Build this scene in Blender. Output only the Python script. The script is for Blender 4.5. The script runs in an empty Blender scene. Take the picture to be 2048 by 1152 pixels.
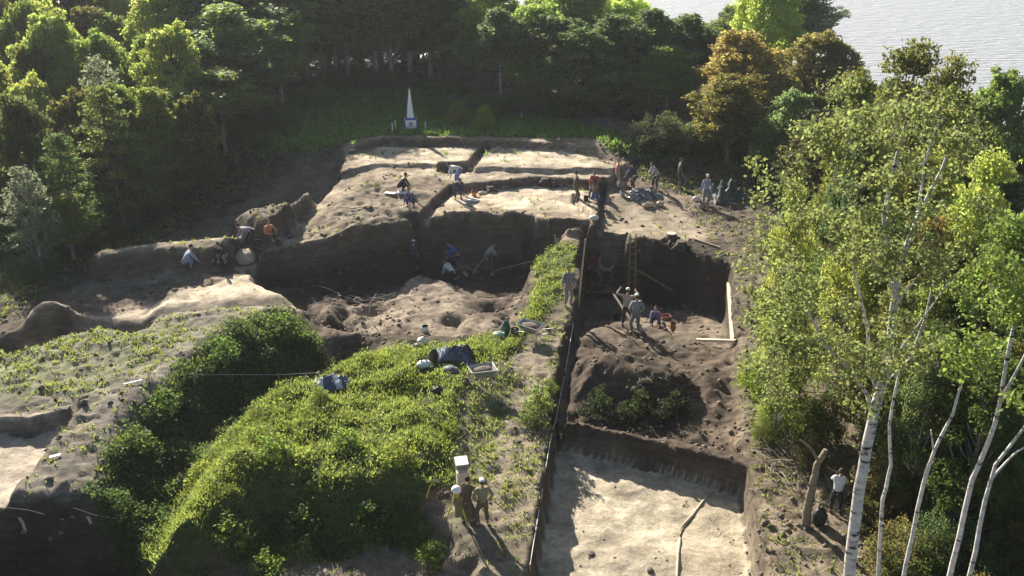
import bpy, bmesh, math, random
import numpy as np
from mathutils import Vector, Matrix

random.seed(7); rng = np.random.default_rng(7)
R = math.radians
S = bpy.context.scene
COL = S.collection

# ---------------------------------------------------------------- camera, light
CAMZ, PITCH, F = 17.0, R(24.0), 1900.0
cam = bpy.data.cameras.new('camera'); cam_o = bpy.data.objects.new('camera', cam); COL.objects.link(cam_o)
cam.lens = F / 2048 * 36; cam.sensor_width = 36; cam.clip_end = 6000; cam.clip_start = 0.5
cam_o.location = (0, 0, CAMZ); cam_o.rotation_euler = (R(90) - PITCH, 0, 0)
S.camera = cam_o
S.render.resolution_x = 1024; S.render.resolution_y = 576

SUN_DIR = Vector((-0.46, 0.885, 0)).normalized()          # horizontal direction towards the sun
SUN_EL = R(29)
w = bpy.data.worlds.new('World'); S.world = w; w.use_nodes = True
nt = w.node_tree; bg = nt.nodes['Background']
sky = nt.nodes.new('ShaderNodeTexSky'); sky.sky_type = 'NISHITA'; sky.sun_disc = False
sky.sun_elevation = SUN_EL; sky.sun_rotation = math.atan2(SUN_DIR.x, SUN_DIR.y)
sky.air_density = 1.0; sky.dust_density = 1.5
nt.links.new(sky.outputs[0], bg.inputs[0]); bg.inputs[1].default_value = 0.055
sl = bpy.data.lights.new('sun', 'SUN'); sl.energy = 5.0; sl.angle = R(0.6); sl.color = (1, 0.93, 0.80)
so = bpy.data.objects.new('sun', sl); COL.objects.link(so)
tosun = Vector((SUN_DIR.x * math.cos(SUN_EL), SUN_DIR.y * math.cos(SUN_EL), math.sin(SUN_EL)))
so.rotation_euler = tosun.to_track_quat('Z', 'Y').to_euler(); so.location = (-20, 40, 40)
S.view_settings.view_transform = 'Standard'; S.view_settings.look = 'None'
S.view_settings.exposure = 1.38; S.view_settings.gamma = 1.0; S.view_settings.use_curve_mapping = False

# ---------------------------------------------------------------- picture point -> world
CT, ST = math.cos(PITCH), math.sin(PITCH)
def ray(u, v):
    cx, cy = (u - 1024) / F, (576 - v) / F
    return np.array([cx, CT + cy * ST, -ST + cy * CT])
def P(u, v, z=0.0):
    d = ray(u, v); t = (z - CAMZ) / d[2]
    return np.array([d[0] * t, d[1] * t, z])
def at_Y(u, v, Y):
    d = ray(u, v); t = Y / d[1]
    return np.array([d[0] * t, Y, CAMZ + d[2] * t])

# ---------------------------------------------------------------- noise
def vnoise(x, y, seed):
    g = np.random.default_rng(seed).random((256, 256))
    xi = np.floor(x).astype(int); yi = np.floor(y).astype(int)
    fx = x - xi; fy = y - yi; fx = fx * fx * (3 - 2 * fx); fy = fy * fy * (3 - 2 * fy)
    a = g[xi & 255, yi & 255]; b = g[(xi + 1) & 255, yi & 255]
    c = g[xi & 255, (yi + 1) & 255]; d = g[(xi + 1) & 255, (yi + 1) & 255]
    return ((a * (1 - fx) + b * fx) * (1 - fy) + (c * (1 - fx) + d * fx) * fy) * 2 - 1
def fbm(x, y, size, octv=4, seed=1, rough=0.5):
    s = 0; a = 1; t = 0; f = 1 / size
    for k in range(octv):
        s = s + a * vnoise(x * f + 17.3 * k, y * f + 5.1 * k, seed + k); t += a; a *= rough; f *= 2.03
    return s / t
def sstep(a, b, x):
    t = np.clip((x - a) / (b - a), 0, 1); return t * t * (3 - 2 * t)

# ---------------------------------------------------------------- terrain grid
def axis(segs):
    out = [segs[0][0]]
    for a, b, n in segs: out += list(np.linspace(a, b, n + 1)[1:])
    return np.array(out)
XS = axis([(-900, -120, 14), (-120, -45, 30), (-45, -26, 40), (-26, 17, 380), (17, 45, 60), (45, 120, 25), (120, 900, 14)])
YS = axis([(-60, 8, 14), (8, 17, 20), (17, 34, 190), (34, 66, 260), (66, 110, 60), (110, 200, 25), (200, 2500, 14)])
GX, GY = np.meshgrid(XS, YS, indexing='ij')
def world_poly(pts, z=0.0):
    return np.array([P(p[0], p[1], p[2] if len(p) > 2 else z)[:2] for p in pts])
def sdist(poly, x=None, y=None):
    x = GX if x is None else x; y = GY if y is None else y
    d = np.full(x.shape, 1e9); inside = np.zeros(x.shape, bool); n = len(poly)
    for i in range(n):
        ax, ay = poly[i]; bx, by = poly[(i + 1) % n]
        ex, ey = bx - ax, by - ay; l = ex * ex + ey * ey + 1e-12
        t = np.clip(((x - ax) * ex + (y - ay) * ey) / l, 0, 1)
        d = np.minimum(d, np.hypot(x - ax - t * ex, y - ay - t * ey))
        c = ((ay > y) != (by > y)) & (x < (bx - ax) * (y - ay) / (by - ay + 1e-12) + ax)
        inside ^= c
    return np.where(inside, -d, d)
def ldist(poly):
    d = np.full(GX.shape, 1e9)
    for i in range(len(poly) - 1):
        ax, ay = poly[i]; bx, by = poly[i + 1]
        ex, ey = bx - ax, by - ay; l = ex * ex + ey * ey + 1e-12
        t = np.clip(((GX - ax) * ex + (GY - ay) * ey) / l, 0, 1)
        d = np.minimum(d, np.hypot(GX - ax - t * ex, GY - ay - t * ey))
    return d
N1 = fbm(GX, GY, 3.0, 4, 11); N2 = fbm(GX, GY, 0.9, 4, 23); N3 = fbm(GX, GY, 8.0, 3, 37); N4 = fbm(GX, GY, 0.4, 3, 51)

H = np.zeros(GX.shape)
site = np.array([(-30, -60), (-30, 12), (-23, 30), (-19, 40), (-15.5, 48), (-13.5, 55), (-19, 62), (-20, 72), (-6, 84), (14, 84), (26, 74), (22, 50), (17, 35), (17, 15), (24, -60)])
sd_site = sdist(site)
H += 1.5 * sstep(46, 63, GY)                                   # the ground climbs gently to the clearing
H -= 0.34 * np.maximum(0, sd_site - 0.5) * sstep(0, 5, sd_site)   # and falls away to the lake all round
H = np.maximum(H, -24 + N3)
H += N3 * 0.10 + N1 * 0.06

def level(pts, zt, w=0.25, z=0.0, jit=0.08, rough=0.0):
    global H
    sd = sdist(world_poly(pts, z)) + jit * N2 + jit * 1.5 * N1 + .5 * jit * N4
    m = 1 - sstep(-w / 2, w / 2, sd)
    t = zt + rough * (N1 * 0.7 + N2 * 0.5)
    H = H * (1 - m) + t * m
    return m
def carve(pts, zt, w0, w1, z=0.0):
    global H
    d = ldist(world_poly(pts, z)) + 0.12 * N2
    m = 1 - sstep(w0, w1, d)
    H = H * (1 - m) + np.minimum(H, zt) * m
def bump(u, v, z, r, h, ry=None):
    global H
    p = P(u, v, z); ry = ry or r
    H = H + h * np.exp(-(((GX - p[0]) / r) ** 2 + ((GY - p[1]) / ry) ** 2)) * (1 + 0.35 * N2)

# left grey bench, its back part and the weed slope on its right flank
level([(-400, 760, .9), (-60, 700, .9), (40, 640, .9), (110, 612, .9), (330, 612, .9), (520, 596, .9), (610, 600, .9), (585, 640, .9), (440, 700, .9), (330, 770, .9), (240, 850, .9), (175, 985, .9), (60, 995, .9), (-400, 1010, .9)],
      0.9, 1.9, jit=0.15, rough=0.08)
# left back strips: sand flow and terraces behind the bench
level([(300, 618, .4), (330, 575, .4), (480, 545, .4), (560, 545, .4), (600, 590, .4)], 0.35, 1.0, rough=0.15)
level([(170, 500, 1.3), (330, 478, 1.3), (455, 468, 1.3), (505, 440, 1.3), (480, 470, 1.3), (430, 500, 1.3), (330, 505, 1.3), (190, 530, 1.0)], 1.3, 0.9, rough=0.2)
level([(460, 420, 1.7), (560, 405, 1.7), (610, 370, 1.7), (660, 380, 1.7), (625, 420, 1.7), (560, 455, 1.7), (500, 445, 1.7)], 1.7, 1.2, rough=0.3)
level([(-30, 680, 0), (60, 628, .9), (150, 606, .9), (300, 603, .9), (325, 618, .9), (265, 655, .9), (200, 645, .9), (110, 672, .9), (30, 700, .9)], -0.5, 0.9, rough=0.2)
bump(395, 548, .4, 1.5, .42, .8); bump(150, 640, .3, .9, .9, .5); bump(80, 640, .3, .7, .7)
# mound under the bright weeds
level([(640, 735, .6), (700, 690, .6), (840, 680, .6), (960, 690, .6), (1010, 730, .4), (930, 830, .5), (880, 920, .5), (840, 960, .6), (600, 965, .6), (440, 1020, .6), (330, 1060, .6), (330, 980, .6), (430, 880, .6), (520, 790, .6)],
      0.62, 2.2, jit=0.2, rough=0.12)
# the dark front flank falls to a lower shelf
level([(480, 1085, -.9), (560, 1035, -.7), (700, 1065, -.9), (820, 1040, -.7), (880, 1060, -.3), (960, 1200, -.3), (960, 1500, -.3), (300, 1600, -.9), (430, 1120, -.9)], -0.95, 1.1, jit=0.15, rough=0.12)
# gully between bench and mound
carve([(690, 700), (600, 745), (470, 800), (390, 880), (330, 960), (270, 1060), (230, 1150)], -0.75, 0.3, 1.7)
# upper plateau and its stepped squares
level([(505, 512, .6), (560, 470, .8), (680, 352, 1.), (690, 300, 1.2), (760, 278, 1.4), (975, 278, 1.4), (1190, 292, 1.2), (1260, 332, .8), (1205, 385, .4), (1192, 476, .1), (1110, 462, .3), (1060, 436, .5), (880, 432, .6), (835, 446, .6), (700, 472, .6), (570, 498, .6)],
      0.6 + 0.5 * sstep(44, 56, GY), 0.5, jit=0.06, rough=0.12)
level([(700, 470, .8), (640, 430, .9), (690, 370, 1), (760, 345, 1), (860, 350, 1), (850, 420, .9), (800, 440, .8)], 1.05, 2.2, jit=.2, rough=0.35)
level([(842, 446, .3), (905, 380, .6), (1080, 366, .6), (1207, 380, .4), (1192, 470, .2), (1060, 436, .3), (900, 434, .3)], 0.46, 0.2, rough=0.05)
level([(680, 352, 1.), (690, 306, 1.3), (760, 284, 1.5), (960, 286, 1.5), (935, 332, 1.2), (750, 328, 1.2)], 1.22, 0.2, rough=0.05)
level([(938, 333, 1.2), (985, 286, 1.5), (1180, 300, 1.4), (1240, 336, 1.2), (1110, 338, 1.2)], 1.22, 0.2, rough=0.05)
carve([(975, 282, 1.3), (938, 332, 1.2)], 0.75, 0.08, 0.3, 0)
# lip of the clearing above the squares
m = sstep(0.0, 0.35, sdist(world_poly([(640, 340, 1.2), (700, 290, 1.8), (770, 272, 1.8), (975, 276, 1.8), (1180, 290, 1.8), (1270, 330, 1.5), (1290, 700, 1.5), (560, 700, 1.5)]))) * sstep(54, 56, GY) * (1 - sstep(6, 9, GX))
H = H * (1 - m) + np.maximum(H, 1.68 + 0.08 * N1 - 0.34 * np.maximum(0, sd_site)) * m
level([(882, 334, .9), (935, 334, .9), (928, 347, .9), (876, 347, .9)], 0.45, 0.2, jit=0)
level([(1107, 448, .2), (1178, 450, .2), (1174, 466, .2), (1100, 463, .2)], -0.5, 0.2, jit=0)
carve([(905, 380, .6), (870, 410, .6), (842, 446, .6)], 0.35, 0.05, 0.22)
carve([(1207, 378, .3), (1203, 430, .2), (1193, 474, .1)], -0.12, 0.05, 0.22)
carve([(1150, 395, .3), (1150, 410, .3), (1185, 440, .3)], 0.2, 0.05, 0.2)
# lower level under the tall dark face
level([(506, 520, .5), (570, 502, .6), (700, 476, .6), (835, 450, .6), (880, 436, .5), (1060, 440, .3), (1110, 466, .2), (1090, 505, -.3), (1050, 545, -.4), (1035, 590, -.4), (1000, 650, -.3), (940, 672, -.3), (700, 668, -.3), (655, 640, 0), (615, 600, .3), (520, 560, .3)],
      -2.0, 1.1, jit=0.12, rough=0.12)
level([(805, 556, -1.3), (840, 545, -1.3), (900, 560, -1.3), (960, 590, -1.3), (1040, 578, -1), (1050, 610, -.8), (980, 668, -.5), (700, 672, -.5), (680, 640, -.9), (690, 612, -1.2), (780, 600, -1.3)],
      -1.25 + 0.5 * (1 - sstep(37, 41, GY)), 1.0, jit=0.25, rough=0.22)
level([(600, 590, -.2), (520, 565, -.2), (515, 548, -.4), (640, 575, -.8), (690, 600, -1), (690, 640, -.8), (640, 625, 0)], -0.8, 1.0, jit=.3, rough=0.4)
for u, v, r, h in ((740, 622, .65, -.9), (985, 612, .7, -.7), (905, 648, .4, -.5), (990, 575, .5, -.5), (1060, 385, .2, 0), (760, 560, .7, .25), (700, 545, .6, .3)):
    bump(u, v, -1.0, r, h)
# trodden line of the narrow trench on the lower level
carve([(835, 532, -1.9), (900, 540, -2), (1000, 548, -2), (1085, 520, -1.6)], -2.4, 0.12, 0.4)
# weed ridge between the lower level and the path
level([(1105, 480, 0), (1165, 480, 0), (1165, 600, 0), (1130, 650, 0), (1060, 660, 0), (1075, 590, 0), (1090, 530, 0)], 0.15, 1.6, rough=0.15)
# deep pit: floor climbs towards the camera
pit_floor = -2.8 + 2.1 * sstep(0, 1, np.clip((42.5 - GY) / 9.5, 0, 1)) + 0.10 * N1 + 0.06 * N2
level([(1172, 488, -.1), (1290, 500, -.2), (1345, 500, -.2), (1400, 518, -.2), (1455, 538, -.2), (1459, 565, -.3), (1468, 740, -.6), (1140, 740, -.4), (1148, 655, 0), (1160, 600, 0), (1168, 550, 0)],
      pit_floor, 0.3, jit=0.03)
level([(1168, 556, -2.4), (1245, 560, -2.4), (1240, 636, -2.4), (1150, 632, -2.4)], -3.0, 0.25, jit=0)
carve([(1262, 575, -2), (1310, 620, -1.8), (1352, 662, -1.5)], -2.1, 0.1, 0.28)
carve([(1290, 560, -2), (1350, 585, -2)], -3.2, 0.35, 0.6)
carve([(1335, 622, -1.7), (1392, 638, -1.6)], -2.0, 0.22, 0.42)
level([(1145, 655, 0), (1180, 652, -.5), (1240, 656, -1), (1290, 664, -1), (1400, 695, -.7), (1468, 695, -.5), (1480, 860, -.4), (1480, 920, -.4), (1112, 850, -.3)], -0.45, 0.8, jit=0.1, rough=0.25)
# dark heap, steep flank towards the camera
level([(1150, 700, .6), (1200, 685, .6), (1290, 700, .6), (1370, 735, .6), (1365, 765, .6), (1300, 768, .6), (1200, 756, .6), (1145, 765, .5)], 0.72, 1.5, jit=0.6, rough=0.45)
bump(1430, 760, -.3, 1.0, .35)
# side wall along the path
carve([(1146, 655, 0), (1132, 740, -.1), (1118, 845, -.1)], -0.75, 0.12, 0.35)
# near trench
level([(1110, 858, -.2), (1200, 872, -.2), (1330, 902, -.2), (1490, 940, -.1), (1510, 1060, -.1), (1526, 1160, -.1), (1580, 1500, -.1), (990, 1500, -.1), (1062, 1152, -.1), (1085, 1000, -.1)],
      -1.0, 0.18, jit=0.015, rough=0.08)
# trench in the bench at the left border
level([(-300, 850, .9), (0, 838, .9), (60, 838, .9), (140, 820, .9), (175, 790, .9), (125, 850, .9), (50, 945, .9), (0, 995, .9), (-300, 1200, .9)], 0.32, 0.2, jit=0.03, rough=.05)
# deep shaded pit at the lower left
level([(-300, 1012, .7), (0, 1008, .7), (100, 1012, .7), (215, 990, .7), (245, 1040, .2), (290, 1110, 0), (420, 1110, -.5), (540, 1150, -.8), (560, 1500, -.8), (-300, 1900, .7)], -3.2, 0.5, jit=0.12, rough=.1)
H = H + 0.035 * N2 + 0.028 * N4

def sample(G, x, y):
    i = np.clip(np.searchsorted(XS, x) - 1, 0, len(XS) - 2); j = np.clip(np.searchsorted(YS, y) - 1, 0, len(YS) - 2)
    fx = np.clip((x - XS[i]) / (XS[i + 1] - XS[i]), 0, 1); fy = np.clip((y - YS[j]) / (YS[j + 1] - YS[j]), 0, 1)
    return (G[i, j] * (1 - fx) + G[i + 1, j] * fx) * (1 - fy) + (G[i, j + 1] * (1 - fx) + G[i + 1, j + 1] * fx) * fy
def gz(x, y): return float(sample(H, np.array([x]), np.array([y]))[0])
def hit(u, v):
    d = ray(u, v); t = np.linspace(10, 260, 9000)
    x, y, z = d[0] * t, d[1] * t, CAMZ + d[2] * t
    k = np.argmax(z < sample(H, x, y)); k = k if k > 0 else len(t) - 1
    return Vector((x[k], y[k], gz(x[k], y[k])))

# ---------------------------------------------------------------- ground colour (soil types, plant cover)
C = np.zeros(GX.shape + (3,)); C[:] = (.138, .108, .080)
GRASS = np.zeros(GX.shape); WEED = np.zeros(GX.shape)
def zone(pts, col=None, soft=0.5, z=0.0, a=1.0, jit=0.35, grass=None, weed=None):
    global C, GRASS, WEED
    sd = sdist(world_poly(pts, z)) + jit * (N1 + 0.8 * N2)
    m = (1 - sstep(-soft / 2, soft / 2, sd)) * a
    if col is not None: C = C * (1 - m[..., None]) + np.array(col) * m[..., None]
    if grass is not None: GRASS = GRASS * (1 - m) + grass * m
    if weed is not None: WEED = WEED * (1 - m) + weed * m
SAND = (.52, .43, .315); PALE = (.40, .335, .25); SOIL = (.138, .108, .080); DARK = (.060, .045, .034); GREY = (.21, .182, .145); TURF = (.115, .125, .055)
# outside the site: forest floor
fl = sstep(-1.5, 1.0, sd_site + N1 * 1.2)
C = C * (1 - fl[..., None]) + np.array((.040, .036, .022)) * fl[..., None]
GRASS = np.maximum(GRASS, 0.25 * fl)
zone([(540, 300, 1.5), (560, 180, 1.5), (850, 150, 1.5), (1000, 220, 1.5), (1230, 270, 1.5), (1300, 320, 1.5), (975, 272, 1.8), (760, 268, 1.8), (690, 285, 1.8)], (.055, .085, .03), 1.0, grass=1.0)
zone([(1180, 290, 1.5), (1700, 240, 1.5), (1700, 420, .5), (1440, 400, .5), (1250, 330, 1.)], (.055, .05, .033), 1.0, grass=.35)
# bench
zone([(-400, 760, .9), (0, 680, .9), (110, 640, .9), (330, 612, .9), (610, 600, .9), (540, 660, .9), (330, 770, .9), (175, 985, .9), (-400, 1010, .9)], GREY, .6, grass=.12)
zone([(-100, 700, .9), (110, 660, .9), (330, 640, .9), (420, 655, .9), (300, 730, .9), (160, 790, .9), (-50, 800, .9)], (.19, .185, .12), 1.2, grass=.5)
zone([(-100, 690, .9), (200, 655, .9), (330, 650, .9), (300, 690, .9), (120, 715, .9), (-50, 760, .9)], None, 1, grass=.6)
# left back
zone([(-60, 720, .5), (60, 612, .9), (330, 560, .9), (500, 545, .5), (640, 610, .3), (500, 612, .9), (320, 618, .9), (120, 640, .9)], (.24, .19, .145), .7)
zone([(300, 612, .5), (345, 585, .4), (500, 550, .3), (560, 555, .3), (620, 596, .5), (500, 602, .8), (380, 612, .8)], SAND, .5, grass=0)
zone([(470, 520, .5), (520, 500, .5), (515, 550, .3), (470, 548, .4)], PALE, .3)
zone([(120, 590, 0), (380, 480, .5), (520, 400, 1), (640, 362, 1.2), (690, 375, 1), (640, 420, 1), (500, 500, .6), (330, 570, .5)], (.17, .145, .11), .8, grass=.12)
# plateau
zone([(505, 512, .6), (560, 470, .8), (680, 352, 1.), (690, 300, 1.2), (760, 278, 1.4), (1190, 292, 1.2), (1260, 332, .8), (1250, 378, .3), (1450, 400, .1), (1455, 530, -.1), (1175, 490, 0), (1110, 466, .3), (1060, 440, .5), (880, 436, .6), (700, 476, .6)],
     (.29, .23, .165), .5, grass=.02)
zone([(700, 330, 1.2), (760, 288, 1.4), (960, 288, 1.4), (935, 330, 1.2)], (.52, .435, .32), .4)
zone([(950, 330, 1.2), (985, 290, 1.4), (1150, 300, 1.4), (1240, 336, 1.2), (1110, 336, 1.2)], (.52, .435, .32), .4)
zone([(760, 345, 1), (900, 337, 1), (1230, 345, .8), (1200, 372, .5), (1080, 362, .6), (905, 372, .6)], (.42, .345, .255), .4)
zone([(870, 425, .3), (910, 385, .5), (1080, 372, .5), (1195, 385, .4), (1180, 440, .2), (1050, 425, .3)], (.52, .43, .315), .3)
zone([(560, 496, .6), (640, 430, .8), (740, 360, 1), (860, 380, 1), (840, 430, .8), (720, 468, .6)], (.215, .175, .13), .7, a=.8)
zone([(1205, 388, .3), (1400, 410, .1), (1440, 500, 0), (1200, 482, 0)], (.30, .245, .18), .6)
zone([(1380, 400, .2), (1600, 400, .2), (1640, 580, 0), (1470, 580, 0)], (.15, .12, .09), 1.2, grass=.15)
zone([(330, 560, .6), (370, 535, .8), (470, 535, .8), (455, 562, .6), (380, 578, .5)], (.19, .15, .11), .5)
zone([(60, 622, .8), (200, 598, .8), (335, 578, .6), (345, 600, .5), (320, 613, .6), (150, 606, .9), (80, 630, .9)], SAND, .4, a=.85)
zone([(240, 492, 1.3), (330, 474, 1.3), (455, 466, 1.3), (462, 480, 1.3), (330, 490, 1.3), (250, 500, 1.3)], PALE, .4, a=.9)  # sunlit terrace crest painted as a pale strip
zone([(465, 415, 1.7), (560, 400, 1.7), (612, 366, 1.7), (655, 378, 1.7), (600, 395, 1.7), (560, 415, 1.7)], PALE, .4, a=.8)  # sunlit top of the crest painted pale
# the tall faces and lower level
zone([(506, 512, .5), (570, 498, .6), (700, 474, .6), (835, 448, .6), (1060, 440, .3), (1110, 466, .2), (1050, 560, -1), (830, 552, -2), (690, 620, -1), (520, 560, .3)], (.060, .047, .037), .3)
zone([(800, 556, -1.3), (840, 548, -1.3), (900, 562, -1.3), (960, 590, -1.3), (1050, 578, -1), (1020, 640, -.8), (960, 668, -.5), (720, 672, -.5), (690, 612, -1.2)], (.25, .20, .152), .6)
zone([(940, 590, -1), (1040, 585, -1), (1030, 640, -.8), (950, 640, -.8)], (.12, .09, .07), .6)
zone([(650, 665, 0), (940, 668, 0), (940, 690, 0), (660, 690, 0)], (.09, .07, .05), .3)
# mound and path
zone([(1165, 560, 0), (1120, 640, 0), (960, 690, .5), (900, 760, .5), (905, 900, .3), (880, 1000, 0), (880, 1200, -.3), (1062, 1152, 0), (1110, 850, 0), (1148, 655, 0)], (.20, .165, .12), .5, grass=.30)
zone([(930, 740, .3), (1010, 700, .2), (1060, 760, 0), (1000, 900, 0), (960, 1050, 0), (900, 1060, 0), (900, 900, .3)], (.18, .17, .11), .9, grass=.8)
zone([(1080, 760, 0), (1125, 760, 0), (1100, 900, 0), (1060, 1100, 0), (1010, 1100, 0), (1040, 900, 0)], None, .9, grass=.6)
zone([(1040, 700, 0), (1135, 650, 0), (1060, 790, 0), (1010, 960, 0), (980, 960, 0), (1000, 840, 0)], (.235, .19, .145), .7, a=.8, grass=.08)
zone([(640, 735, .6), (690, 690, .6), (840, 680, .6), (1040, 640, .3), (1080, 560, 0), (1060, 510, -.2), (1110, 480, 0), (1160, 500, 0), (1130, 600, 0), (1000, 700, .5), (940, 740, .5), (905, 830, .5), (900, 960, .3), (840, 1000, 0), (880, 1080, 0), (800, 1110, -.9), (700, 1130, -.9), (560, 1120, -.9), (420, 1120, -.5), (280, 1090, 0), (330, 980, .4), (430, 850, .6), (520, 790, .6)],
     (.075, .095, .030), .5, grass=.2, weed=1.0)
zone([(440, 900, .6), (480, 860, .6), (470, 930, .6), (420, 960, .6)], SOIL, .5, weed=.4, a=.6)
zone([(640, 745, .6), (760, 740, .6), (740, 780, .6), (650, 770, .6)], (.19, .16, .10), .5, weed=.3, a=.6)
zone([(600, 612, .9), (670, 690, .2), (620, 790, -.4), (500, 860, -.4), (370, 1020, -.4), (270, 1150, -.4), (180, 990, .7), (215, 880, .9), (270, 800, .9), (380, 705, .9), (500, 625, .9)],
     (.045, .060, .022), .5, grass=.1, weed=1.0)  # flank's shade put into the ground colour under the weeds
zone([(430, 1120, -.9), (560, 1140, -.9), (800, 1085, -.9), (890, 1090, -.3), (900, 1500, -.3), (300, 1500, -.9)], (.20, .16, .12), .5, grass=.06, weed=0)
# right bank, heap, pit, trenches
zone([(1145, 655, 0), (1465, 690, 0), (1490, 940, 0), (1110, 852, 0)], (.095, .072, .053), .4)
zone([(1140, 760, .5), (1300, 760, .6), (1380, 770, .3), (1400, 850, -.3), (1300, 880, -.3), (1130, 840, -.3)], (.055, .042, .032), .6)  # dark heap soil, deepened in colour for the shaded flank
zone([(1172, 488, -.1), (1290, 500, -.2), (1400, 518, -.2), (1455, 538, -.2), (1464, 700, -.8), (1290, 680, -1), (1145, 655, 0), (1168, 550, 0)], (.15, .118, .088), .15, jit=.02)
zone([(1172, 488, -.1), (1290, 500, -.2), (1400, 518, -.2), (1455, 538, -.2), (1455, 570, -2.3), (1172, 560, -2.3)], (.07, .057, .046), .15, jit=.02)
zone([(1470, 560, 0), (1640, 560, 0), (1700, 800, 0), (1720, 1000, 0), (1800, 1300, 0), (1560, 1300, 0), (1520, 1100, 0), (1490, 940, 0)], (.17, .137, .10), .8, grass=.22)
zone([(1480, 700, 0), (1560, 700, 0), (1600, 880, 0), (1510, 900, 0)], (.13, .125, .065), .8, grass=.7)
zone([(1112, 862, -.2), (1200, 872, -.2), (1490, 940, -.1), (1526, 1160, -.1), (1580, 1500, -.1), (990, 1500, -.1), (1062, 1152, -.1)], (.44, .375, .275), .12, jit=.02, grass=0)
st = 1 + 0.0 * GX
zone([(1145, 955, -1.4), (1330, 1000, -1.4), (1380, 1150, -1.4), (1400, 1300, -1.4), (1130, 1300, -1.4)], (.50, .43, .32), .8, a=.7)
zone([(1350, 1050, -1), (1500, 1040, -1), (1560, 1300, -1), (1350, 1300, -1)], (.30, .245, .175), 1.2, a=.6)
zone([(1150, 1000, -1), (1240, 1020, -1), (1240, 1060, -1), (1150, 1050, -1)], (.36, .30, .22), .8, a=.5)
zone([(1240, 1090, -1), (1330, 1080, -1), (1330, 1110, -1), (1240, 1120, -1)], (.36, .30, .22), .8, a=.5)
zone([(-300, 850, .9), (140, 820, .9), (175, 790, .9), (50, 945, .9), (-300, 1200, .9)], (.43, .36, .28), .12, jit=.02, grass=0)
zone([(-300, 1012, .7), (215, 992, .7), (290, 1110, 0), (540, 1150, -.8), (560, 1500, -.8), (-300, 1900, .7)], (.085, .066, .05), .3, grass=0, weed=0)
H = H + np.clip(WEED, 0, 1) * (.30 * fbm(GX, GY, 1.0, 3, 91) + .20 * fbm(GX, GY, 2.4, 2, 92))
# steep cut faces painted darker, their shade put into the soil colour
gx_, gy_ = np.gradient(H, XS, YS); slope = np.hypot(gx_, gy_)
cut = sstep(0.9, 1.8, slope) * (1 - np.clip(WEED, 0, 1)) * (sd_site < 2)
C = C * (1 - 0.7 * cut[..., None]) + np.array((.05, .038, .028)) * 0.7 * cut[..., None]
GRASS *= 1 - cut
rough_soil = (C.mean(2) < .21) * (1 - np.clip(WEED, 0, 1)) * (1 - sstep(0, 2, sd_site)) * (GY < 58)
sandf = sstep(.28, .36, C.mean(2)) * (sd_site < 0)
H = H + sandf * (.035 * fbm(GX * .35, GY, .45, 3, 141) + .02 * N2)
C = C * (1 - .30 * sandf * sstep(.15, .6, fbm(GX * .5, GY, .9, 4, 145)))[..., None]
ridge = 1 - np.abs(fbm(GX, GY, .55, 4, 131)) * 2.6
H = H + rough_soil * (.085 * ridge - .05) + cut * (.20 * N2 + .10 * N4)
C *= (1 + 0.24 * N1 + 0.20 * N2 + .12 * N4)[..., None]
dirt = sstep(.05, .5, fbm(GX, GY, 1.3, 5, 161, .65)) * (C.mean(2) > .2) * (GY > 33)
C = C * (1 - .5 * dirt[..., None]) + np.array((.15, .11, .075)) * .5 * dirt[..., None]

def new_mesh(name, V, Fc, smooth=False):
    me = bpy.data.meshes.new(name); V = np.asarray(V, np.float32); Fc = np.asarray(Fc, np.int32)
    k = Fc.shape[1]
    me.vertices.add(len(V)); me.vertices.foreach_set('co', V.ravel())
    me.loops.add(Fc.size); me.loops.foreach_set('vertex_index', Fc.ravel())
    me.polygons.add(len(Fc)); me.polygons.foreach_set('loop_start', np.arange(0, Fc.size, k, dtype=np.int32))
    if smooth: me.polygons.foreach_set('use_smooth', np.ones(len(Fc), bool))
    me.update(calc_edges=True); me.validate() if False else None
    return me
def link(o, parent=None):
    COL.objects.link(o)
    if parent is not None: o.parent = parent
    return o
def tag(o, label=None, cat=None, group=None, kind=None):
    for k, v in (('label', label), ('category', cat), ('group', group), ('kind', kind)):
        if v: o[k] = v
    return o

# ---------------------------------------------------------------- materials
def nmat(name):
    m = bpy.data.materials.new(name); m.use_nodes = True
    n = m.node_tree; return m, n, n.nodes['Principled BSDF']
MATS = {}
def mat(name, col, rough=.8, var=.25, scale=8, metal=0, bumpy=.0):
    if name in MATS: return MATS[name]
    m, n, b = nmat(name); MATS[name] = m
    tc = n.nodes.new('ShaderNodeTexCoord'); tx = n.nodes.new('ShaderNodeTexNoise'); tx.inputs['Scale'].default_value = scale; tx.inputs['Detail'].default_value = 5
    n.links.new(tc.outputs['Object'], tx.inputs['Vector'])
    cr = n.nodes.new('ShaderNodeValToRGB'); cr.color_ramp.elements[0].position = .3; cr.color_ramp.elements[1].position = .7
    cr.color_ramp.elements[0].color = (*[c * (1 - var) for c in col], 1); cr.color_ramp.elements[1].color = (*[min(1, c * (1 + var)) for c in col], 1)
    n.links.new(tx.outputs['Fac'], cr.inputs[0]); n.links.new(cr.outputs[0], b.inputs['Base Color'])
    b.inputs['Roughness'].default_value = rough; b.inputs['Metallic'].default_value = metal
    if bumpy:
        bp = n.nodes.new('ShaderNodeBump'); bp.inputs['Strength'].default_value = bumpy; bp.inputs['Distance'].default_value = .02
        n.links.new(tx.outputs['Fac'], bp.inputs['Height']); n.links.new(bp.outputs[0], b.inputs['Normal'])
    return m
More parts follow.
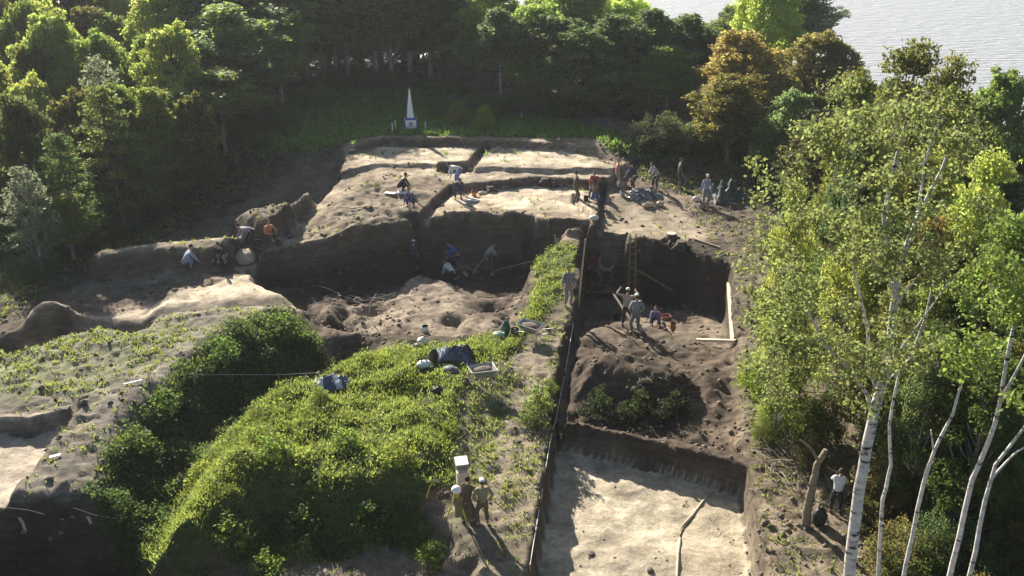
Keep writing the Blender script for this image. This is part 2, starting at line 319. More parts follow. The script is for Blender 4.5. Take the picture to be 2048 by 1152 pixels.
# ground
gm, n, b = nmat('ground')
at = n.nodes.new('ShaderNodeAttribute'); at.attribute_name = 'soil'
tc = n.nodes.new('ShaderNodeTexCoord')
def noise(scale, det=6, rough=.6):
    t = n.nodes.new('ShaderNodeTexNoise'); t.inputs['Scale'].default_value = scale; t.inputs['Detail'].default_value = det; t.inputs['Roughness'].default_value = rough
    n.links.new(tc.outputs['Object'], t.inputs['Vector']); return t
n1 = noise(1.1, 8, .65); n2 = noise(6, 6, .7); n3 = noise(30, 3, .6)
mr = n.nodes.new('ShaderNodeMapRange'); mr.inputs[1].default_value = .3; mr.inputs[2].default_value = .7; mr.inputs[3].default_value = .62; mr.inputs[4].default_value = 1.30
n.links.new(n1.outputs['Fac'], mr.inputs[0])
mr2 = n.nodes.new('ShaderNodeMapRange'); mr2.inputs[1].default_value = .3; mr2.inputs[2].default_value = .7; mr2.inputs[3].default_value = .68; mr2.inputs[4].default_value = 1.25
n.links.new(n2.outputs['Fac'], mr2.inputs[0])
mu = n.nodes.new('ShaderNodeMath'); mu.operation = 'MULTIPLY'; n.links.new(mr.outputs[0], mu.inputs[0]); n.links.new(mr2.outputs[0], mu.inputs[1])
vm = n.nodes.new('ShaderNodeVectorMath'); vm.operation = 'SCALE'; n.links.new(at.outputs['Color'], vm.inputs[0]); n.links.new(mu.outputs[0], vm.inputs['Scale'])
mp = n.nodes.new('ShaderNodeMapping'); mp.inputs['Scale'].default_value = (.5, .5, 7)
n.links.new(tc.outputs['Object'], mp.inputs[0]); n4 = n.nodes.new('ShaderNodeTexNoise'); n4.inputs['Scale'].default_value = 1.4; n4.inputs['Detail'].default_value = 5; n.links.new(mp.outputs[0], n4.inputs['Vector'])
mr4 = n.nodes.new('ShaderNodeMapRange'); mr4.inputs[1].default_value = .35; mr4.inputs[2].default_value = .65; mr4.inputs[3].default_value = .75; mr4.inputs[4].default_value = 1.25; n.links.new(n4.outputs['Fac'], mr4.inputs[0])
vm2 = n.nodes.new('ShaderNodeVectorMath'); vm2.operation = 'SCALE'; n.links.new(vm.outputs[0], vm2.inputs[0]); n.links.new(mr4.outputs[0], vm2.inputs['Scale'])
n.links.new(vm2.outputs[0], b.inputs['Base Color']); b.inputs['Roughness'].default_value = .95; b.inputs['Specular IOR Level'].default_value = .15
ad = n.nodes.new('ShaderNodeMath'); ad.operation = 'MULTIPLY_ADD'; ad.inputs[1].default_value = .6
n.links.new(n3.outputs['Fac'], ad.inputs[0]); n.links.new(n2.outputs['Fac'], ad.inputs[2])
bp = n.nodes.new('ShaderNodeBump'); bp.inputs['Strength'].default_value = .8; bp.inputs['Distance'].default_value = .06
n.links.new(ad.outputs[0], bp.inputs['Height']); n.links.new(bp.outputs[0], b.inputs['Normal'])

nx, ny = GX.shape
V = np.stack([GX, GY, H], -1).reshape(-1, 3)
idx = np.arange(nx * ny).reshape(nx, ny)
Fq = np.stack([idx[:-1, :-1], idx[1:, :-1], idx[1:, 1:], idx[:-1, 1:]], -1).reshape(-1, 4)
me = new_mesh('ground', V, Fq, True)
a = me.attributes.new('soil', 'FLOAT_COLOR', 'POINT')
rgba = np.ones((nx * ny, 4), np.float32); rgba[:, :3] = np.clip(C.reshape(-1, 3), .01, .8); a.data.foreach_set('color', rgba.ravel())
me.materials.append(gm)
tag(link(bpy.data.objects.new('ground', me)), 'excavated hilltop of bare brown earth, pale sand and turf', kind='structure')

# lake
wm, n, b = nmat('lake_water')
tc = n.nodes.new('ShaderNodeTexCoord'); mp = n.nodes.new('ShaderNodeMapping'); mp.inputs['Scale'].default_value = (.22, .75, 1)
n.links.new(tc.outputs['Object'], mp.inputs[0]); t = n.nodes.new('ShaderNodeTexNoise'); t.inputs['Scale'].default_value = 1.0; t.inputs['Detail'].default_value = 6
n.links.new(mp.outputs[0], t.inputs['Vector']); bp = n.nodes.new('ShaderNodeBump'); bp.inputs['Strength'].default_value = 1.0; bp.inputs['Distance'].default_value = 1.2
n.links.new(t.outputs['Fac'], bp.inputs['Height']); n.links.new(bp.outputs[0], b.inputs['Normal'])
b.inputs['Base Color'].default_value = (.36, .365, .385, 1); b.inputs['Roughness'].default_value = .22; b.inputs['Specular IOR Level'].default_value = .9
me = new_mesh('lake', [(-2500, 60, -19), (2500, 60, -19), (2500, 5000, -19), (-2500, 5000, -19)], [(0, 1, 2, 3)]); me.materials.append(wm)
tag(link(bpy.data.objects.new('lake', me)), 'pale rippled lake behind the trees', kind='structure')

hm = bpy.data.materials.new('haze'); hm.use_nodes = True; n = hm.node_tree; n.nodes.remove(n.nodes['Principled BSDF'])
pv = n.nodes.new('ShaderNodeVolumePrincipled'); pv.inputs['Color'].default_value = (.9, .94, 1, 1); pv.inputs['Density'].default_value = .00028; pv.inputs['Anisotropy'].default_value = .35
n.links.new(pv.outputs[0], n.nodes['Material Output'].inputs['Volume'])
x0, x1, y0, y1, z0, z1 = -2600, 2600, -80, 5100, -27, 21
me = new_mesh('haze', [(x0, y0, z0), (x1, y0, z0), (x1, y1, z0), (x0, y1, z0), (x0, y0, z1), (x1, y0, z1), (x1, y1, z1), (x0, y1, z1)], [(3, 2, 1, 0), (4, 5, 6, 7), (0, 1, 5, 4), (1, 2, 6, 5), (2, 3, 7, 6), (3, 0, 4, 7)]); me.materials.append(hm)
tag(link(bpy.data.objects.new('haze', me)), 'thin bluish haze in the air', kind='stuff')

# ---------------------------------------------------------------- leaf and bark materials
def leaf_mat(name, tint=None):
    m, n, b = nmat(name)
    oi = n.nodes.new('ShaderNodeObjectInfo'); ge = n.nodes.new('ShaderNodeNewGeometry')
    hv = n.nodes.new('ShaderNodeHueSaturation')
    if tint is None: n.links.new(oi.outputs['Color'], hv.inputs['Color'])
    else: hv.inputs['Color'].default_value = (*tint, 1)
    m1 = n.nodes.new('ShaderNodeMapRange'); m1.inputs[3].default_value = .47; m1.inputs[4].default_value = .525
    m2 = n.nodes.new('ShaderNodeMapRange'); m2.inputs[3].default_value = .55; m2.inputs[4].default_value = 1.45
    n.links.new(ge.outputs['Random Per Island'], m1.inputs[0])
    tc = n.nodes.new('ShaderNodeTexCoord'); t = n.nodes.new('ShaderNodeTexNoise'); t.inputs['Scale'].default_value = .8; t.inputs['Detail'].default_value = 3
    n.links.new(tc.outputs['Object'], t.inputs['Vector'])
    mx = n.nodes.new('ShaderNodeMath'); mx.operation = 'ADD'; n.links.new(ge.outputs['Random Per Island'], mx.inputs[0]); n.links.new(t.outputs['Fac'], mx.inputs[1])
    m2.inputs[1].default_value = .2; m2.inputs[2].default_value = 1.6
    n.links.new(mx.outputs[0], m2.inputs[0])
    n.links.new(m1.outputs[0], hv.inputs['Hue']); n.links.new(m2.outputs[0], hv.inputs['Value'])
    n.links.new(hv.outputs[0], b.inputs['Base Color']); b.inputs['Roughness'].default_value = .6; b.inputs['Specular IOR Level'].default_value = .25
    tr = n.nodes.new('ShaderNodeBsdfTranslucent'); h2 = n.nodes.new('ShaderNodeHueSaturation'); h2.inputs['Hue'].default_value = .49; h2.inputs['Saturation'].default_value = 1.1; h2.inputs['Value'].default_value = 2.1
    n.links.new(hv.outputs[0], h2.inputs['Color']); n.links.new(h2.outputs[0], tr.inputs['Color'])
    mix = n.nodes.new('ShaderNodeMixShader'); mix.inputs[0].default_value = .55
    n.links.new(b.outputs[0], mix.inputs[1]); n.links.new(tr.outputs[0], mix.inputs[2])
    n.links.new(mix.outputs[0], n.nodes['Material Output'].inputs['Surface'])
    return m
LEAF = leaf_mat('leaves')
BARK = mat('bark', (.10, .08, .062), .95, .4, 6, bumpy=.5)
PALEBARK = mat('pale_bark', (.30, .28, .25), .9, .35, 4, bumpy=.3)
def birch_mat():
    m, n, b = nmat('birch_bark')
    tc = n.nodes.new('ShaderNodeTexCoord'); mp = n.nodes.new('ShaderNodeMapping'); mp.inputs['Scale'].default_value = (3, 3, 9)
    n.links.new(tc.outputs['Object'], mp.inputs[0]); t = n.nodes.new('ShaderNodeTexNoise'); t.inputs['Scale'].default_value = 1; t.inputs['Detail'].default_value = 4
    n.links.new(mp.outputs[0], t.inputs['Vector'])
    cr = n.nodes.new('ShaderNodeValToRGB'); e = cr.color_ramp.elements; e[0].position = .34; e[0].color = (.03, .025, .02, 1); e[1].position = .42; e[1].color = (.48, .45, .43, 1)
    x = e.new(.7); x.color = (.68, .66, .64, 1)
    n.links.new(t.outputs['Fac'], cr.inputs[0]); n.links.new(cr.outputs[0], b.inputs['Base Color']); b.inputs['Roughness'].default_value = .75
    return m
BIRCH = birch_mat()

# ---------------------------------------------------------------- mesh collectors
class MB:
    def __init__(s): s.v = []; s.f = []
    def add(s, V, Fc):
        o = len(s.v); s.v += [tuple(p) for p in V]; s.f += [tuple(i + o for i in f) for f in Fc]
    def box(s, c, d, rot=None, taper=1.0):
        x, y, z = d[0] / 2, d[1] / 2, d[2] / 2
        V = [Vector((sx * x * (taper if sz > 0 else 1), sy * y * (taper if sz > 0 else 1), sz * z)) for sz in (-1, 1) for sx, sy in ((-1, -1), (1, -1), (1, 1), (-1, 1))]
        if rot is not None: V = [rot @ p for p in V]
        V = [p + Vector(c) for p in V]
        s.add(V, [(3, 2, 1, 0), (4, 5, 6, 7), (0, 1, 5, 4), (1, 2, 6, 5), (2, 3, 7, 6), (3, 0, 4, 7)])
    def tube(s, pts, rad, n=6, cap=True):
        pts = [Vector(p) for p in pts]; rings = []
        if not hasattr(rad, '__len__'): rad = [rad] * len(pts)
        for i, p in enumerate(pts):
            d = (pts[min(i + 1, len(pts) - 1)] - pts[max(i - 1, 0)]).normalized()
            a = d.cross(Vector((0, 1, 0)) if abs(d.y) < .9 else Vector((1, 0, 0))).normalized(); bb = d.cross(a)
            rings.append([p + (a * math.cos(2 * math.pi * k / n) + bb * math.sin(2 * math.pi * k / n)) * rad[i] for k in range(n)])
        Fc = []
        for i in range(len(pts) - 1):
            for k in range(n): Fc.append((i * n + k, (i + 1) * n + k, (i + 1) * n + (k + 1) % n, i * n + (k + 1) % n))
        if cap: Fc += [tuple(range(n)), tuple(reversed(range((len(pts) - 1) * n, len(pts) * n)))]
        s.add([q for r in rings for q in r], Fc)
    def ellip(s, c, r, nu=8, nv=6, jit=0, rot=None):
        V = []; Fc = []
        for j in range(nv + 1):
            th = math.pi * j / nv
            for i in range(nu):
                ph = 2 * math.pi * i / nu; k = 1 + random.uniform(-jit, jit)
                p = Vector((r[0] * math.sin(th) * math.cos(ph) * k, r[1] * math.sin(th) * math.sin(ph) * k, r[2] * math.cos(th) * k))
                V.append((rot @ p if rot is not None else p) + Vector(c))
        for j in range(nv):
            for i in range(nu): Fc.append((j * nu + i, (j + 1) * nu + i, (j + 1) * nu + (i + 1) % nu, j * nu + (i + 1) % nu))
        s.add(V, Fc)
    def build(s, name, m, parent=None, smooth=False, bevel=0):
        me = bpy.data.meshes.new(name); me.from_pydata(s.v, [], s.f)
        if smooth: me.polygons.foreach_set('use_smooth', [True] * len(me.polygons))
        me.materials.append(m); me.update()
        o = link(bpy.data.objects.new(name, me), parent)
        if bevel:
            bv = o.modifiers.new('b', 'BEVEL'); bv.width = bevel; bv.segments = 2; bv.limit_method = 'ANGLE'
        return o
def empty(name, loc, rz=0, label=None, cat=None, group=None):
    o = link(bpy.data.objects.new(name, None)); o.location = loc; o.rotation_euler = (0, 0, rz); o.empty_display_size = .2
    return tag(o, label, cat, group)
def copy_tree(o, parent=None):
    c = o.copy(); COL.objects.link(c)
    if parent is not None: c.parent = parent
    for ch in list(o.children): copy_tree(ch, c)
    return c

def leaf_quads(C_, Nn, size, aspect=.6):
    """diamond leaves at centres C_ facing Nn"""
    k = len(C_); Nn = Nn / (np.linalg.norm(Nn, axis=1, keepdims=True) + 1e-9)
    r = rng.normal(size=(k, 3)); A = np.cross(Nn, r); A /= np.linalg.norm(A, axis=1, keepdims=True) + 1e-9; B = np.cross(Nn, A)
    s = (size * rng.uniform(.6, 1.3, k))[:, None]
    V = np.stack([C_ - A * s, C_ - B * s * aspect, C_ + A * s, C_ + B * s * aspect], 1).reshape(-1, 3)
    return V
def crown_mesh(name, clumps, per, leaf, shell=.55, updown=.75, tuft=0.0):
    Cs = []; Ns = []
    for (c, r) in clumps:
        k = max(8, int(per * (r[0] * r[1] * r[2]) ** (2 / 3)))
        d = rng.normal(size=(k, 3)); d /= np.linalg.norm(d, axis=1, keepdims=True)
        d[:, 2] = np.where(d[:, 2] < 0, d[:, 2] * updown, d[:, 2])
        rad = rng.uniform(shell, 1.0, k) ** .7
        lump = 1 + .28 * np.sin(d[:, 0] * 5 + c[0] * 7) * np.sin(d[:, 1] * 5 + c[1] * 5) + .2 * np.sin(d[:, 2] * 7 + c[2] * 3)
        Cs.append(np.array(c) + d * rad[:, None] * lump[:, None] * np.array(r)); Ns.append(d + rng.normal(size=(k, 3)) * .9 + np.array((0, 0, .1)))
    C_ = np.concatenate(Cs); V = leaf_quads(C_, np.concatenate(Ns), leaf)
    me = new_mesh(name, V, np.arange(len(V)).reshape(-1, 4)); me.materials.append(LEAF)
    return me

# ---------------------------------------------------------------- tree kinds (unit height 10 m, scaled when placed)
def broad(seed, rx=2.6, base=.30, ncl=26, leaf=.12, per=800, top_narrow=.5, bark=BARK, name='crown', trunk_r=.16, clr=(.7, 1.25)):
    global rng
    rng = np.random.default_rng(seed); random.seed(seed)
    h = 10.0; clumps = []; tb = MB()
    bend = (random.uniform(-.5, .5), random.uniform(-.5, .5))
    tp = lambda t: Vector((bend[0] * t * t, bend[1] * t * t, h * t))
    tb.tube([tp(t) - Vector((0, 0, .4 if t == 0 else 0)) for t in np.linspace(0, .93, 9)], list(np.linspace(trunk_r, .03, 9)), 7)
    for i in range(ncl):
        t = base + (0.95 - base) * (i + .5) / ncl
        prof = math.sin(math.pi * min(1, ((t - base) / (1 - base)) * .86 + .14)) ** .6 * (1 - (1 - top_narrow) * (t - base) / (1 - base))
        a = i * 2.4 + random.uniform(-.4, .4); rr = rx * prof * random.uniform(.45, .92)
        c = tp(t) + Vector((math.cos(a) * rr, math.sin(a) * rr, random.uniform(-.3, .3))); s = random.uniform(*clr) * (.75 + .4 * prof)
        clumps.append((tuple(c), (s, s, s * .85)))
        st_ = tp(max(.12, t - .16 - .1 * random.random()))
        mid = (st_ + c) / 2 + Vector((0, 0, -.2))
        tb.tube([st_, mid, c], [trunk_r * .38, trunk_r * .22, .02], 5)
    clumps.append((tuple(tp(.96)), (.6, .6, .7)))
    for k in range(ncl):                                   # small side sprays break the outline
        c, r = clumps[k]; a = random.uniform(0, 6.28); s = r[0] * random.uniform(.35, .6)
        clumps.append(((c[0] + math.cos(a) * r[0] * .95, c[1] + math.sin(a) * r[0] * .95, c[2] + random.uniform(-.4, .9) * r[0]), (s, s, s * random.uniform(.8, 1.5))))
    tb_me = bpy.data.meshes.new('trunk'); tb_me.from_pydata(tb.v, [], tb.f); tb_me.polygons.foreach_set('use_smooth', [True] * len(tb_me.polygons)); tb_me.materials.append(bark)
    return tb_me, crown_mesh('crown', clumps, per, leaf)
def pine(seed):
    global rng
    rng = np.random.default_rng(seed); random.seed(seed)
    clumps = []; tb = MB(); tb.tube([(0, 0, -.4), (.05, 0, 5), (0, .1, 9.8)], [.17, .1, .02], 7)
    for i in range(46):
        t = .2 + .78 * (i + .5) / 46; rr = 3.1 * (1 - t) ** .75 * random.uniform(.55, 1); a = i * 2.4
        c = (math.cos(a) * rr, math.sin(a) * rr, 10 * t - .1 * rr); clumps.append((c, (.62, .62, .30)))
        tb.tube([(0, 0, 10 * t + .1), c], [.05, .012], 4)
    tb_me = bpy.data.meshes.new('trunk'); tb_me.from_pydata(tb.v, [], tb.f); tb_me.materials.append(BARK)
    Cs = crown_mesh('crown', clumps, 620, .10, shell=.2)
    return tb_me, Cs
def bush(seed, leaf=.06, n_=26, per=800):
    global rng
    rng = np.random.default_rng(seed); random.seed(seed); cl_ = []; tb = MB()
    for i in range(n_):
        a = i * 2.4; rr = 1.55 * math.sqrt((i + .5) / n_) * random.uniform(.7, 1.1); top = 2.5 * (1 - (rr / 1.9) ** 2) * random.uniform(.55, 1.1) + .2
        c = Vector((math.cos(a) * rr, math.sin(a) * rr, top)); s = random.uniform(.28, .6); cl_.append((tuple(c), (s, s, s * random.uniform(.7, 1.2))))
        cl_.append(((c.x * .9, c.y * .9, top * .5), (s, s, s))); tb.tube([(math.cos(a) * .1, math.sin(a) * .1, -.1), c * .5 + Vector((0, 0, .2)), c], [.03, .02, .008], 4)
    t = bpy.data.meshes.new('stems'); t.from_pydata(tb.v, [], tb.f); t.materials.append(BARK)
    return t, crown_mesh('foliage', cl_, per, leaf, shell=.3)
KIND = {
    'bush': bush(31), 'bush2': bush(32, .07, 20), 'bush3': bush(33, .05, 32), 'weedclump': bush(34, .17, 24, 95), 'weedclump2': bush(35, .15, 18, 120),
    'a': broad(1, rx=3.7, base=.26, ncl=60, clr=(.42, .95), top_narrow=.4), 'b': broad(2, rx=4.2, base=.22, ncl=68, top_narrow=.5, clr=(.42, 1.0)), 'c': broad(3, rx=2.1, base=.34, ncl=24, top_narrow=.35, bark=PALEBARK),
    'd': broad(4, rx=4.5, base=.18, ncl=74, clr=(.42, 1.05), top_narrow=.5), 'tall': broad(5, rx=1.7, base=.55, ncl=16, clr=(.6, 1.0), bark=PALEBARK, trunk_r=.11),
    'pine': pine(6), 'wisp': broad(8, rx=2.4, base=.22, ncl=44, clr=(.35, .65), per=300, leaf=.11, bark=PALEBARK, trunk_r=.12),
    'near': broad(9, rx=2.7, base=.2, ncl=46, clr=(.45, .8), per=1000, leaf=.075, bark=PALEBARK, trunk_r=.11),
    'near2': broad(10, rx=2.4, base=.26, ncl=40, clr=(.45, .8), per=1000, leaf=.075, bark=BIRCH, trunk_r=.12),
}
rng = np.random.default_rng(99); random.seed(99)
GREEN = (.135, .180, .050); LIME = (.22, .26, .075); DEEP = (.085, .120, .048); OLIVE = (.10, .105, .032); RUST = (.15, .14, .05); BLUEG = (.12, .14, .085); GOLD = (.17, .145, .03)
def tree(kind, u, v, Y, wpx, colr, label, group=None, cat='tree', name='broadleaf_tree', lean=(0, 0)):
    top = at_Y(u, v - (14 if Y > 40 else 0), Y); z0 = gz(top[0], top[1]); h = max(1.5, top[2] - z0)
    wid = (1.18 if Y > 40 else 1.12) * wpx / F * math.hypot(Y, CAMZ - top[2])
    tb, cr = KIND[kind]
    rw = {'a': 7.6, 'b': 8.6, 'c': 4.9, 'd': 9.2, 'tall': 3.8, 'pine': 6.4, 'wisp': 5.2, 'near': 5.6, 'near2': 5.0, 'bush': 3.9, 'bush2': 3.7, 'bush3': 4.0, 'weedclump': 3.9, 'weedclump2': 3.7}[kind]; isb = kind.startswith(('bush', 'weed'))
    o = empty(name, (top[0], top[1], z0), random.uniform(0, 6.28), label, cat, group)
    sx = wid / rw; o.scale = (sx, sx, min(h / 3.0, sx * 1.15) if isb else h / 10.3); o.rotation_euler.x = lean[0]; o.rotation_euler.y = lean[1]
    t = link(bpy.data.objects.new('stems' if isb else 'trunk', tb), o)
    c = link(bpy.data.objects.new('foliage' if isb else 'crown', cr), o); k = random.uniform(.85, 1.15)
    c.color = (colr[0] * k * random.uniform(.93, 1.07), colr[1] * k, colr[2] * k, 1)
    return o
# ---------------------------------------------------------------- trees around the dig
G1 = 'lit trees on the left slope'
tree('d', 75, 38, 60, 210, LIME, 'round lime-lit tree in the top left corner of the view', G1)
tree('b', 195, 80, 58, 185, GREEN, 'broad green tree between the corner tree and the tall lime tree', G1)
tree('a', 330, -55, 66, 230, LIME, 'tall lime-lit tree rising beyond the top edge on the left', G1)
tree('b', 322, 62, 56, 190, LIME, 'bright rounded tree standing in front of the tallest left tree', G1)
tree('a', 425, -20, 70, 130, GREEN, 'narrow green tree beside the dark forest edge', G1)
tree('wisp', 200, 118, 52, 150, BLUEG, 'grey-green wispy tree with bare looking twigs', G1)
tree('b', 50, 170, 54, 170, LIME, 'yellow-green tree against the left border', G1)
tree('pine', 195, 172, 47, 210, (.085, .11, .035), 'flat topped pine spreading over the dark left slope', G1, 'tree', 'pine_tree')
tree('d', 35, 205, 46, 190, (.08, .10, .035), 'dull green bushy tree at the left border under the yellow-green one', G1)
tree('a', -60, 90, 56, 200, LIME, 'leafy tree cut by the left border near the top', G1)
tree('wisp', 40, 335, 40, 150, BLUEG, 'grey-green thin tree in the lower left shade', G1)
tree('c', 120, 395, 42, 110, GREEN, 'slim green tree in the shade above the sand strip', G1)
tree('a', 300, 185, 50, 150, GREEN, 'green tree hanging over the dark ravine', G1)
tree('pine', 110, 270, 43, 170, (.06, .09, .03), 'dark spreading pine below the flat topped pine', G1, 'tree', 'pine_tree')
for i in range(34):
    Y = (52, 60, 68, 76)[i % 4] + random.uniform(-3, 3); u = -90 + (i // 4) * 66 + random.uniform(-25, 25)
    v = {0: 190, 1: 95, 2: 20, 3: -45}[i % 4] + random.uniform(-20, 25) + max(0, u - 330) * .3
    if u > 400 and i % 4 == 0: continue
    tree(random.choice('abdd'), u, v, Y, random.uniform(130, 190), random.choice([LIME, GREEN, GREEN, OLIVE]), 'leafy tree among the sunlit crowns of the left slope', 'sunlit crowns of the left slope')
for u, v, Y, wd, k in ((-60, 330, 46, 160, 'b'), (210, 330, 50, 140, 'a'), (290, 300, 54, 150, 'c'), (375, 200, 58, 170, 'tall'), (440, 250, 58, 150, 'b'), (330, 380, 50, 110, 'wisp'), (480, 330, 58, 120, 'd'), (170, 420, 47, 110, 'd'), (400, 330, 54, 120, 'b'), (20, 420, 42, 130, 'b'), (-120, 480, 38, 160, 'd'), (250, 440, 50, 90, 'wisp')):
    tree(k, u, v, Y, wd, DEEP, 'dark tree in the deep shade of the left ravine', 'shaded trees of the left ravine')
for i, (u, v, Y) in enumerate(((400, -30, 66), (440, 20, 62), (480, -20, 67), (520, -50, 70), (560, -60, 72), (500, 60, 63), (545, 30, 66), (470, 110, 59), (590, -50, 74), (380, 90, 58), (430, 150, 56), (340, 190, 52))):
    tree('tall' if i % 3 else 'c', u, v, Y, 150, random.choice([DEEP, GREEN]), 'dark slender tree where the left ravine meets the clearing', 'slender trees between ravine and clearing', 'tree', 'slender_tree')
for u, v, Y, wd in ((470, 300, 57, 110), (400, 350, 54, 120), (520, 250, 61, 100), (330, 400, 50, 110), (560, 300, 59, 70), (250, 470, 47, 100), (150, 520, 44, 110), (60, 540, 40, 120)):
    tree('bush', u, v, Y, wd, DEEP, 'dark bush along the shaded edge of the left terraces', 'bushes along the left terraces', 'bush', 'shade_bush')
G2 = 'tall trees of the dark forest behind the clearing'
for i in range(46):
    u = 370 + (i % 16) * 33 + random.uniform(-12, 12); Y = (74, 82, 92)[i // 16] + random.uniform(-3, 3)
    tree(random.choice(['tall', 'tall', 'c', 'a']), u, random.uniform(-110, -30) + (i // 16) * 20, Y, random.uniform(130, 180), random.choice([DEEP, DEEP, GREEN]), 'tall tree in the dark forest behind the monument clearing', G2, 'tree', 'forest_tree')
tree('c', 480, 20, 67, 110, DEEP, 'pale stemmed leaning tree at the left edge of the clearing', None)
tree('tall', 655, -70, 74, 110, DEEP, 'bare stemmed tree with pale trunk behind the clearing', None)
for u, v, wd, k in ((470, 190, 90, 'd'), (560, 150, 100, 'b'), (660, 170, 90, 'd'), (740, 160, 90, 'b'), (800, 150, 80, 'd'), (610, 130, 90, 'd'), (520, 120, 110, 'b'), (700, 120, 120, 'd'), (780, 110, 100, 'b')):
    tree(random.choice(['bush', 'bush2']), u, v, 71 if v > 140 else 76, wd, DEEP, 'low dark bush along the forest foot behind the clearing', 'bushes along the forest foot', 'bush', 'forest_bush')
tree('wisp', 648, 186, 66, 60, GREEN, 'small sunlit sapling in the middle of the clearing', None, 'sapling', 'sapling')
tree('pine', 892, 108, 65, 100, (.055, .085, .04), 'bluish-green young pine just right of the white monument', None, 'tree', 'pine_tree')
for i in range(22):
    u = 1740 + (i % 6) * 62 + random.uniform(-20, 20); r_ = i // 6
    u += (0, 0, 70, 130)[r_]
    tree('near', u, 300 + r_ * 130 + random.uniform(-30, 30), (32, 28, 25, 22)[r_], random.uniform(150, 210), random.choice([GREEN, OLIVE, LIME, DEEP]), 'leafy tree in the thick of the right wood', 'thicket of the right wood')
for i in range(26):
    u = 1800 + (i % 7) * 48 + random.uniform(-20, 20); r_ = i // 7
    tree(random.choice(['bush', 'bush2', 'bush3']), u + r_ * 15, 700 + r_ * 120 + random.uniform(-30, 30), (26, 22, 19.5, 17.5)[r_], random.uniform(120, 170), random.choice([DEEP, (.11, .13, .04), (.13, .12, .045), (.10, .14, .04)]), 'bush in the undergrowth of the right wood', 'undergrowth of the right wood', 'bush', 'undergrowth_bush')
G3 = 'broadleaf trees behind the upper squares'
for (k, u, v, Y, wd, c, lab) in (
    ('b', 985, -30, 72, 190, GREEN, 'big leafy tree right behind the bluish pine'),
    ('c', 905, -60, 80, 150, GREEN, 'thin crowned tree between dark forest and leafy trees'),
    ('a', 880, 20, 74, 110, OLIVE, 'olive tree at the end of the dark forest'),
    ('d', 1080, 20, 68, 190, GREEN, 'wide dark green tree above the diagonal baulk'),
    ('b', 1170, 70, 64, 210, (.05, .085, .025), 'deep green round tree behind the middle of the upper square'),
    ('a', 1160, -60, 78, 170, GREEN, 'tall green tree reaching the top edge at the centre'),
    ('b', 1265, 5, 74, 190, LIME, 'lime topped tree left of the gap with water'),
    ('a', 1280, 90, 66, 170, GREEN, 'green tree above the standing red-shirted digger'),
    ('a', 1370, 52, 70, 180, (.085, .125, .03), 'yellow-green tree below the gap with water'),
    ('c', 1340, 100, 64, 140, GREEN, 'slender tree over the group of diggers on the right'),
    ('a', 1550, -70, 72, 170, LIME, 'bright birch-like tree cutting the top edge beside the lake'),
    ('c', 1600, -30, 76, 150, BLUEG, 'dusty green tree at the lakeside top edge'),
    ('d', 1500, 75, 60, 220, (.17, .15, .05), 'muted brown-gold autumn tree left of the lake gap'),
    ('b', 1625, 78, 63, 190, (.135, .135, .045), 'brownish green tree joining the brown-gold tree'),
    ('c', 1470, 160, 55, 150, (.12, .115, .03), 'yellowing tree in front of the brown-gold tree'),
    ('b', 1590, 190, 52, 150, DEEP, 'dark tree below the brownish green one'),
    ('b', 1690, 100, 62, 130, OLIVE, 'olive tree below the lake gap'),
    ):
    tree(k, u, v, Y, wd, tuple(q * 1.45 for q in c) if c[1] > .1 else (.11, .155, .05), lab, G3)
for i in range(15):
    u = 900 + i * 45 + random.uniform(-10, 10); Y = random.uniform(80, 92)
    tree(random.choice('abd'), u, random.uniform(5, 40) if not 1280 < u < 1480 else random.uniform(60, 80), Y, 150, GREEN, 'green tree in the back row of the wood near the lake', 'back row of the wood')
for i, u in enumerate(range(900, 1560, 42)):
    tree(random.choice(['bush', 'bush2']), u, random.uniform(205, 250) + (12 if u > 1300 else 0), 63 if u < 1300 else 56, 95, random.choice([DEEP, DEEP, (.05, .06, .025)]), 'low shaded bush at the wood edge behind the squares', 'bushes at the foot of the wood', 'bush', 'understorey_bush')
for u, v in ((1000, 180), (1090, 190), (1150, 200), (1230, 190), (1310, 180), (1380, 190), (1450, 230)):
    tree('tall', u, v - 150, 66, 90, DEEP, 'thin trunked tree in the shade behind the squares', 'thin trees in the wood edge')
tree('bush3', 968, 252, 59.2, 48, (.16, .20, .04), 'small bright bush at the head of the diagonal baulk', None, 'bush', 'small_bush')
tree('bush3', 918, 238, 60.5, 60, (.14, .18, .04), 'low lit bush on the grass right of the monument', None, 'bush', 'small_bush')
